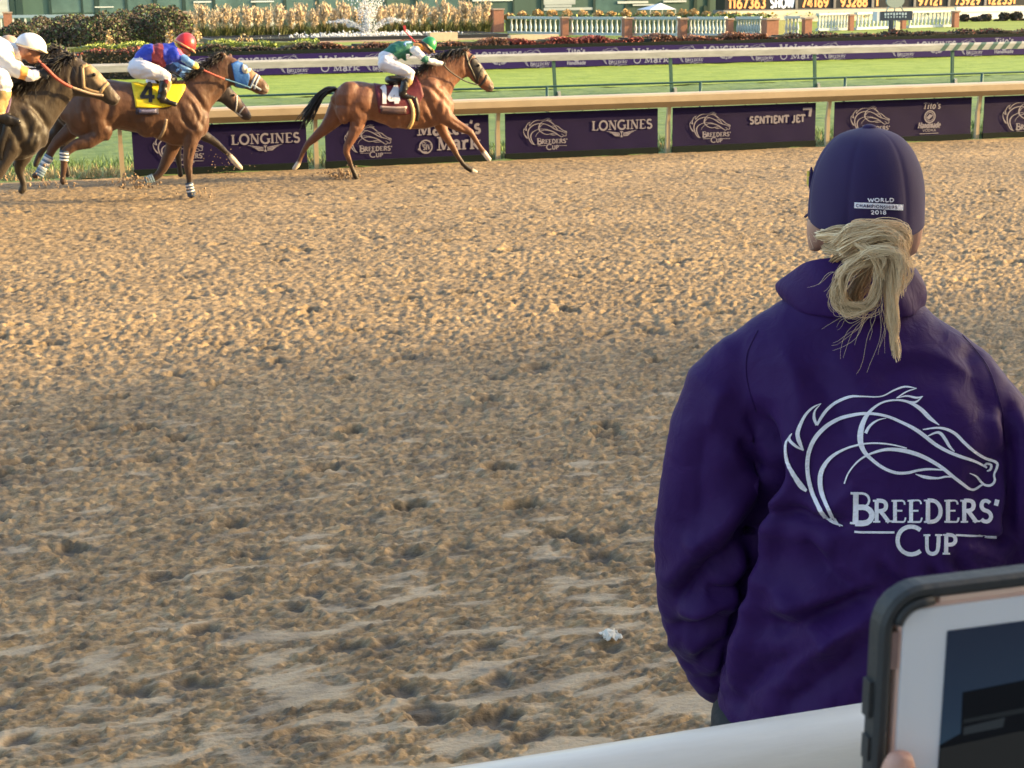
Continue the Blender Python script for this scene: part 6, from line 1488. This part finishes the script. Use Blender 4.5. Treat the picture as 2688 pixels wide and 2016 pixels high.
# cap
def cap():
    cm = mat('purple_cap_twill', (.0215,.0070,.062), .85, .08, 8, bump=.06, bscale=700, sheen=.05); C = WP(2275, 512, .02)
    fx = -ws*.20+wt*.98; fx /= np.linalg.norm(fx); sx = np.array([fx[1], -fx[0], 0])     # facing slightly left
    n = 96; rows = 16; V = []; F = []
    rx, ry, hz = .0805, .098, .0975
    for i in range(rows+1):
        v = i/rows
        for j in range(n):
            a = 2*math.pi*j/n; f_ = math.sin(a); s_ = math.cos(a)
            zb = -.038+.012*f_ - .004*max(0, -f_)**2          # lower edge dips at the nape
            ph = v*math.pi/2; rr = max(0.0, 1-v**2.8)**.46 if v > 0 else 1.0; z = zb+(hz-zb)*v
            se = 1-.024*math.exp(-(((a*3/math.pi+.5) % 1)-.5)**2/.0022)+.006*math.sin(a*4+v*5)*math.sin(v*3)+.004*math.sin(a*11+v*9)*(1-v)  # six panel seams
            V.append(C+sx*(rx*rr*s_*se)+fx*(ry*rr*f_*se)+uz*z)
    for i in range(rows):
        for j in range(n): F.append((i*n+j, i*n+(j+1) % n, (i+1)*n+(j+1) % n, (i+1)*n+j))
    o = mk('cap', V, F, cm, woman); thicken(o, .003); sb = o.modifiers.new('s', 'SUBSURF'); sb.levels = 1; sb.render_levels = 1
    q = MB(); t = C+uz*hz; q.lathe(tuple(t), [(.010, -.004), (.011, .001), (.008, .004), (.003, .0055)], 12); q.obj('cap_button', cm, woman, True)
    V = []; m_ = 17                                                    # curved brim
    for j in range(m_):
        a = R(34+112*j/(m_-1)); e = math.sin(a)
        for k in range(5):
            v = k/4; V.append(C+sx*math.cos(a)*(rx*(1.0+.10*v))+fx*(ry*e*(1.0)+.068*v*e**.6)+uz*(-.030-.020*v*abs(math.cos(a))**2-.004*v))
    o = mk('cap_brim', V, grid_faces(m_, 5).tolist(), cm, woman); thicken(o, .0035)
    bv = BVHTree.FromPolygons([tuple(v) for v in V], grid_faces(m_, 5).tolist())
    me = woman.children
    cv_ = [o2 for o2 in me if o2.name.startswith('cap') and not o2.name.startswith('cap_')][0]
    off = np.array(world_loc(woman)); pts = [tuple(np.array(v.co)+off) for v in cv_.data.vertices]
    bc = BVHTree.FromPolygons(pts, [tuple(p.vertices) for p in cv_.data.polygons])
    def on_cap(st, mt, lift, name):
        V = []; F = []
        for kk, (p, w) in enumerate(st):
            v, f = ribbon(resample(p, 3.0), w); b = len(V); V += [drape(bc, x, y, lift+.0002*(kk % 6), 2.1) for x, y in v]; F += [tuple(b+i for i in q) for q in f]
        o = mk(name, V, F, mt, woman, None, False); return o
    def flip(st, base): return [(np.c_[p[:, 0], 2*base-p[:, 1]], w) for p, w in st]
    on_cap(flip(fit_text('WORLD', 2278, 2343, 530, 9, serif=False, thick=.28), 530), emb, .0048, 'cap_lettering')
    on_cap([(np.array([(2246, 538.5), (2305, 541), (2365, 545)]), 7.5)], emb, .0045, 'cap_lettering')
    on_cap([(p+np.array([0, (p[:, 0].mean()-2246)*.055]), w) for p, w in flip(fit_text('CHAMPIONSHIPS', 2250, 2350, 543, 8, serif=False, thick=.2), 543)], cm, .0062, 'cap_lettering')
    on_cap(flip(fit_text('2018', 2285, 2325, 562, 10, serif=False, thick=.26), 562), emb, .0048, 'cap_lettering')
    pz = C+sx*(rx*1.0*math.cos(R(170)))+fx*(ry*1.0*math.sin(R(170))); q = MB(); q.tube([pz+uz*.004, pz+uz*.012, pz+uz*.030, pz+uz*.040], [.001, .0034, .0034, .001], 10); q.obj('cap_badge', cm, woman, True)
    yl = mat('gold_embroidery', (.62,.45,.06), .6); q = MB()            # gold stitching on the front, seen edge-on at the left
    for a, z0, z1 in ((R(166), .014, .024), (R(170), .026, .034), (R(160), .010, .020)):
        p = C+sx*(rx*1.045*math.cos(a))+fx*(ry*1.045*math.sin(a)); q.bar(p+uz*z0, p+uz*z1, .006, .003)
    q.obj('cap_badge', yl, woman)
    return C
cap()
# hair: strands gathered under the cap, a looped bun and a falling tail
def hair():
    rg = np.random.default_rng(31); hm = bpy.data.materials.new('blonde_hair'); hm.use_nodes = True; t = hm.node_tree; n = t.nodes; l = t.links; b = n['Principled BSDF']
    b.inputs['Roughness'].default_value = .38; b.inputs['Specular IOR Level'].default_value = .6
    g = n.new('ShaderNodeAttribute'); g.attribute_name = 'tone'; cr = n.new('ShaderNodeValToRGB'); e = cr.color_ramp.elements
    e[0].position = 0; e[0].color = (.27,.165,.08,1); e[1].position = 1; e[1].color = (.97,.78,.51,1); m1 = e.new(.5); m1.color = (.76,.53,.29,1)
    l.new(g.outputs['Fac'], cr.inputs[0]); l.new(cr.outputs[0], b.inputs['Base Color'])
    q = MB(); shade = []
    def strandset(pts, n, sp, r, endsp, taper, cut, base):
        p = smooth_curve(np.array([list(WP(x, y, t)) for x, y, t in pts]), 5)
        for i in range(n):
            o = rg.normal(0, sp, 3); ph = rg.uniform(0, 6.28, 3); am = rg.uniform(.1, .8)*sp; fq = rg.uniform(5, 12); m_ = max(4, int(len(p)*rg.uniform(*cut))); out = []
            for j in range(m_):
                u = j/(len(p)-1); k = (.55+.45*math.sin(u*math.pi))*(1-u)+endsp*u
                out.append(p[j]+o*k+am*np.sin(u*fq+ph))
            n0 = len(q.v); q.tube(out, [r*(1-taper*j/m_) for j in range(m_)], 4, 0, False)
            shade.extend([min(1, max(0, base+rg.normal(0, .10)))]*(len(q.v)-n0))
    def lock(pts, n, sp, r=.0007, endsp=1.0, taper=.6, cut=(.85, 1.0), jit=7.0):
        """a path broken into small locks, each wandering a little and with a tone of its own"""
        k = max(1, n//12)
        for i in range(k):
            g = rg.normal(0, jit, (len(pts), 2)); tt = rg.normal(0, sp*.7)
            pp = [(x+g[c, 0], y+g[c, 1], t+tt) for c, (x, y, t) in enumerate(pts)]
            strandset(pp, 24, sp*.50, r, endsp, taper, cut, rg.uniform(.12, .95))
    for x0, y0, t0 in ((2150,622,-.045),(2165,612,-.055),(2190,605,-.075),(2218,604,-.09),(2250,602,-.098),(2290,602,-.100),(2330,606,-.095),(2358,606,-.085),(2380,625,-.065)):
        lock([(x0, y0, t0), ((x0+2300)/2, 614+.1*(y0-600), -.112), (2300, 632, -.124), (2318, 668, -.125)], 60, .0050)
    for x0, y0 in ((2165,650),(2190,690),(2235,712)):
        lock([(x0, y0, -.045), (2240, 668, -.085), (2310, 660, -.12)], 36, .0055)
    lock([(2215, 640, -.12), (2240, 612, -.143), (2310, 602, -.150), (2362, 624, -.146), (2368, 660, -.138), (2335, 700, -.145)], 150, .0060, jit=9)
    lock([(2210, 660, -.122), (2262, 625, -.15), (2330, 618, -.155), (2366, 650, -.148), (2345, 694, -.145)], 110, .0060, jit=9)
    lock([(2235, 690, -.13), (2285, 655, -.158), (2345, 660, -.158), (2366, 705, -.148), (2352, 770, -.142)], 110, .0055, jit=8)
    lock([(2225, 612, -.13), (2275, 645, -.158), (2300, 690, -.158), (2310, 740, -.15)], 60, .0045, jit=8)
    # the loop
    loop = [(2292, 672, -.145), (2246, 690, -.150), (2212, 728, -.150), (2196, 775, -.148), (2210, 808, -.147), (2248, 816, -.148), (2292, 792, -.150), (2308, 740, -.152), (2300, 690, -.147)]
    lock(loop, 200, .0038, jit=6.5)
    for k in range(22):
        f_ = rg.normal(0, 9, (4, 2)); strandset([(x+f_[c, 0], y+f_[c, 1], t) for c, (x, y, t) in enumerate(((2298, 676, -.132), (2270, 715, -.126), (2246, 770, -.126), (2240, 806, -.134)))], 8, .004, .0006, 1, .5, (.8, 1.0), rg.uniform(0, .12))  # dark strands across the hole, its shade put into their tone
    for k in range(26):
        lp = [(x+rg.normal(0, 8), y+rg.normal(0, 8), t+rg.normal(0, .005)) for x, y, t in loop[:rg.integers(4, 10)]]
        strandset(lp, 3, .003, .0004, 1.6, .5, (.6, 1.0), rg.uniform(.4, .95))
    for k in range(30):
        lp = [(x+rg.normal(0, 8), y+rg.normal(0, 8), t-.006) for x, y, t in ((2190, 640, -.115), (2240, 606, -.145), (2310, 600, -.152), (2368, 640, -.142), (2352, 700, -.140))]
        strandset(lp, 2, .003, .0004, 1.6, .5, (.6, 1.0), rg.uniform(.4, .95))
    lock([(2285,690,-.145),(2232,722,-.155),(2206,770,-.155),(2232,800,-.155),(2280,806,-.155)], 50, .0032)
    # the tail
    lock([(2330, 655, -.14), (2350, 715, -.146), (2345, 780, -.143), (2342, 845, -.140), (2348, 895, -.140), (2356, 945, -.142)], 230, .0036, .0006, .65, .6, (.80, 1.0), 6)
    lock([(2320, 680, -.14), (2330, 740, -.146), (2338, 800, -.143), (2336, 860, -.140)], 60, .0036, .0007, .9, .5, (.7, 1.0), 6)
    # stray hairs
    for pts in ([(2260,810,-.147),(2205,845,-.15),(2160,895,-.148)], [(2280,812,-.147),(2250,880,-.15),(2180,930,-.15)], [(2300,805,-.147),(2286,880,-.15),(2240,985,-.15)], [(2320,800,-.147),(2318,880,-.15),(2296,960,-.15)], [(2372,670,-.13),(2405,684,-.13),(2440,705,-.12)], [(2195,720,-.14),(2160,742,-.12),(2140,775,-.11)], [(2300,812,-.147),(2240,860,-.15),(2205,965,-.152)], [(2130,618,.0),(2142,655,-.02),(2124,648,-.01)], [(2240,602,-.10),(2300,590,-.13),(2370,610,-.12)]):
        strandset([(x+rg.normal(0, 5), y+rg.normal(0, 5), t) for x, y, t in pts], 3, .004, .00026, 2.2, .5, (.7, 1.0), .7)
    o = q.obj('hair', hm, woman, True); at = o.data.attributes.new('tone', 'FLOAT', 'POINT'); at.data.foreach_set('value', np.array(shade, dtype=np.float32))
    q = MB(); c = [WP(2312+24*math.cos(a), 655+14*math.sin(a), -.128+.012*math.sin(a)) for a in np.linspace(0, 2*math.pi, 16)]; q.tube(c, .006, 8); q.obj('hair_tie', mat('brown_hair_tie', (.10,.06,.035), .8), woman, True)
hair()

# ------------------------------------------------------------------ outer rail in front of the photographer
def outer_rail():
    Yr = 1.42; top = atY(1760, 1942, Yr)[2]; rad = .060
    r = empty('outer_rail', (.6, Yr, .82), 'thick white tubular outer rail in the foreground', 'rail')
    q = MB(); q.tube([(-30+i*2.0, Yr, top-rad) for i in range(41)], rad, 48); q.obj('rail_tube', mat('white_tube_paint', (.54,.52,.47), .36, .30, 3.2, bump=.05, bscale=60, coat=.2, stretch=(.25,1.6,1.6)), r, True)
    for i in range(-5, 8):
        q = MB(); q.tube([(-2.1+3.05*i, Yr, .80), (-2.1+3.05*i, Yr, top-rad*1.5)], .035, 20); q.obj('post', M['white'], r, True)
outer_rail()

# ------------------------------------------------------------------ tablet and the hand that holds it
def tablet():
    A = atD(2370, 1602, .72); ax = np.array([math.cos(R(-1.5)), math.sin(R(-1.5)), 0]); ay = np.array([0, 0, -1.0])
    tiltv = np.array([0, .02, -1.0]); ay = tiltv/np.linalg.norm(tiltv); nz = np.cross(ay, ax); nz = nz/np.linalg.norm(nz)
    if nz[1] > 0: nz = -nz                                             # towards the viewer
    L = lambda x, y, z=0.0: A+ax*x+ay*y+nz*z                           # metres from the glass corner: right, down, out
    r = empty('tablet', L(.12, .17), 'white framed tablet in a grey rubber case held up at the lower right', 'tablet')
    W, H = .240, .1695
    def rr(x0, y0, x1, y1, rad, n=8):
        out = []
        for cx_, cy_, a0 in ((x0+rad, y0+rad, 180), (x1-rad, y0+rad, 270), (x1-rad, y1-rad, 0), (x0+rad, y1-rad, 90)):
            out += [(cx_+rad*math.cos(R(a0+90*i/n)), cy_+rad*math.sin(R(a0+90*i/n))) for i in range(n+1)]
        return out
    def loft(loops, name, mt, close=True):
        V = []; F = []; n = len(loops[0][0])
        for pts, z in loops: V += [L(x, y, z) for x, y in pts]
        for i in range(len(loops)-1): F += [(i*n+j, i*n+(j+1) % n, (i+1)*n+(j+1) % n, (i+1)*n+j) for j in range(n)]
        if close: F += [tuple(range(n-1, -1, -1)), tuple((len(loops)-1)*n+j for j in range(n))]
        return mk(name, V, F, mt, r, None, False)
    o_ = lambda d, rad: rr(-d, -d, W+d, H+d, rad)
    case = mat('grey_rubber_case', (.030,.031,.032), .6, .12, 30, bump=.1, bscale=200); gold = mat('rose_gold_edge', (.90,.60,.49), .35, metal=.1); wht = mat('white_bezel', (.84,.83,.86), .3, spec=.5)
    # case: back shell and a raised lip round the edge
    loft([(o_(.009, .018), -.012), (o_(.0118, .021), -.008), (o_(.0118, .021), .0005), (o_(.0100, .019), .0026), (o_(.0072, .016), .0026), (o_(.0045, .0125), .0003), (o_(.0045, .0125), -.006)], 'case', case, True)
    loft([(o_(.0012, .0105), -.0065), (o_(.0018, .011), -.0035), (o_(.0012, .0105), -.0005)], 'edge', gold, True)
    loft([(o_(-.0003, .009), -.0008), (o_(-.0003, .009), .0003), (o_(-.0009, .0085), .0007)], 'bezel', wht, True)
    q = MB()                                                            # corner clip, side button
    def blk(x0, x1, y0, y1, z0, z1, mt, name):
        q = MB(); v = [L(x, y, z) for z in (z0, z1) for x, y in ((x0, y0), (x1, y0), (x1, y1), (x0, y1))]
        q.add(v, [(3,2,1,0),(4,5,6,7),(0,1,5,4),(1,2,6,5),(2,3,7,6),(3,0,4,7)]); return q.obj(name, mt, r)
    blk(.018, .064, -.0048, -.0022, -.004, .0012, mat('peach_edge_light', (.92,.62,.48), .4), 'edge_strip')  # strip colour holds the light caught by the reflective top edge
    blk(.066, .26, -.0046, -.0022, -.004, .0012, mat('peach_edge_light2', (.92,.60,.46), .4), 'edge_strip')
    blk(-.0052, -.0016, .010, .028, -.004, .0011, mat('brown_edge', (.26,.16,.14), .4), 'edge_strip')
    blk(-.0142, -.0119, .034, .052, -.007, -.001, case, 'button')
    blk(-.0134, -.0119, .062, .074, -.007, -.001, case, 'button')
    pts = [(-.0035+.012*(1-math.cos(a)), .008-.0115*math.sin(a)) for a in np.linspace(.2, math.pi/2, 8)]+[(.014, -.0042)]
    q = MB(); q.tube([L(x, y, .0018) for x, y in pts], .0024, 8); q.obj('corner_lip', case, r, True)
    # lit picture: sky over a dark stand
    sx0, sy0, sx1, sy1 = .0228, .0125, W-.0228, H-.0105
    sm = bpy.data.materials.new('tablet_picture'); sm.use_nodes = True; t = sm.node_tree; n = t.nodes; l = t.links; b = n['Principled BSDF']; b.inputs['Base Color'].default_value = (.004,.005,.006,1); b.inputs['Roughness'].default_value = .12
    uvn = n.new('ShaderNodeUVMap'); sp = n.new('ShaderNodeSeparateXYZ'); l.new(uvn.outputs[0], sp.inputs[0]); cr = n.new('ShaderNodeValToRGB'); e = cr.color_ramp.elements
    e[0].position = 0; e[0].color = (*srgb(22,38,66), 1); e[1].position = .62; e[1].color = (*srgb(58,92,112), 1); k1 = e.new(.3); k1.color = (*srgb(33,58,86), 1)
    l.new(sp.outputs['Y'], cr.inputs[0]); l.new(cr.outputs[0], b.inputs['Emission Color']); b.inputs['Emission Strength'].default_value = .115
    me = mesh_of('screen', [tuple(L(x, y, .0010)-np.array(world_loc(r))) for x, y in ((sx0, sy0), (sx1, sy0), (sx1, sy1), (sx0, sy1))], [(3, 2, 1, 0)], sm, None, False)
    uvl = me.uv_layers.new(name='UVMap'); vv = {0: (0, 0), 1: (1, 0), 2: (1, 1), 3: (0, 1)}
    for lp in me.loops: uvl.data[lp.index].uv = vv[lp.vertex_index]
    o = bpy.data.objects.new('screen', me); COL.objects.link(o); o.parent = r
    def shot(poly, mt, z, name='picture'):
        mk(name, [L(x, y, z) for x, y in poly], [tuple(range(len(poly)-1, -1, -1))], mt, r, None, False)
    def em(nm, c, s=.11): return mat(nm, (.005,.005,.006), .3, spec=.08, emit=srgb(*c), es=s)
    shot([(sx0+.0102, .0445), (sx1, .035), (sx1, sy1), (sx0, sy1), (sx0, .0700), (sx0+.0108, .0655)], em('picture_roof', (16,20,26)), .00112)
    shot([(sx0+.0115, .0585), (sx1, .050), (sx1, .056), (sx0+.0118, .0605)], em('picture_stand', (46,52,56)), .00124)
    shot([(sx0+.0120, .0625), (sx0+.034, .0605), (sx0+.033, .0655), (sx0+.0120, .0665)], em('picture_seats', (60,68,74)), .00136)
    shot([(sx0, .0715), (sx0+.04, .0690), (sx1, .073), (sx1, sy1), (sx0, sy1)], em('picture_crowd', (52,54,54)), .00148)
    return L
TL = tablet()
def hand():
    L = TL; r = empty('hand', L(-.03, .16, -.02), 'hand with its thumb tip on the left edge of the tablet', 'hand')
    B = Body()
    def ch(pts, n=12):
        c = [L(x, y, z) for x, y, z, rr in pts]; k = len(c); rings = []
        for i in range(k):
            d = c[min(i+1, k-1)]-c[max(i-1, 0)]; d /= np.linalg.norm(d); a = np.cross(d, (0, 1, .01)); a /= np.linalg.norm(a); b = np.cross(d, a); rings.append((c[i], a*pts[i][3], b*pts[i][3]*.88))
        B.sweep(rings, 'skin', n, .9)
    ch([(-.004, .0690, .0125, .0078), (-.0055, .0785, .0125, .0094), (-.0080, .096, .013, .0098), (-.011, .108, .014, .0098), (-.017, .128, .012, .0125), (-.026, .150, .004, .017)])    # thumb
    for i, (ln, dy) in enumerate(((.075, .118), (.085, .136), (.078, .154), (.062, .171))):                     # fingers behind the case
        ch([(-.035, dy+.012, -.020, .0098), (-.018, dy+.004, -.028, .0092), (-.018+ln*.5, dy-.004, -.026, .0086), (-.018+ln, dy-.002, -.0225, .0074)])
    ch([(-.034, .122, -.008, .020), (-.036, .145, -.008, .026), (-.036, .170, -.010, .028), (-.036, .195, -.012, .026), (-.036, .222, -.012, .026)])
    ch([(-.036, .215, -.012, .026), (-.037, .245, -.012, .029), (-.04, .31, .0, .036)])
    co, fa = B.fuse('hand', .0028, 3)
    sk = mat('hand_skin', (.56,.30,.22), .48, .10, 60, bump=.12, bscale=160)
    mk('palm', co, fa, sk, r)
    V = []; n = 8                                                       # thumb nail
    q = MB(); c = L(-.0043, .0720, .0192)
    for i in range(5):
        for j in range(7):
            u = (i/4-.5)*.0115; v = (j/6-.5)*.0105; V.append(L(-.0043+v, .0730+u, .0192-.0026*(2*v/.0105)**2-.0012*(max(0, -u)/.006)**2))
    mk('thumb_nail', V, grid_faces(5, 7).tolist(), mat('nail', (.62,.38,.31), .25), r)
    q = MB(); q.tube([L(-.038, .255, -.010), L(-.04, .30, -.002), L(-.05, .44, .05), L(-.06, .56, .10)], [.036, .042, .052, .058], 20); q.obj('sleeve', mat('dark_sleeve', (.03,.03,.035), .8, bump=.3, bscale=40), r, True)
hand()
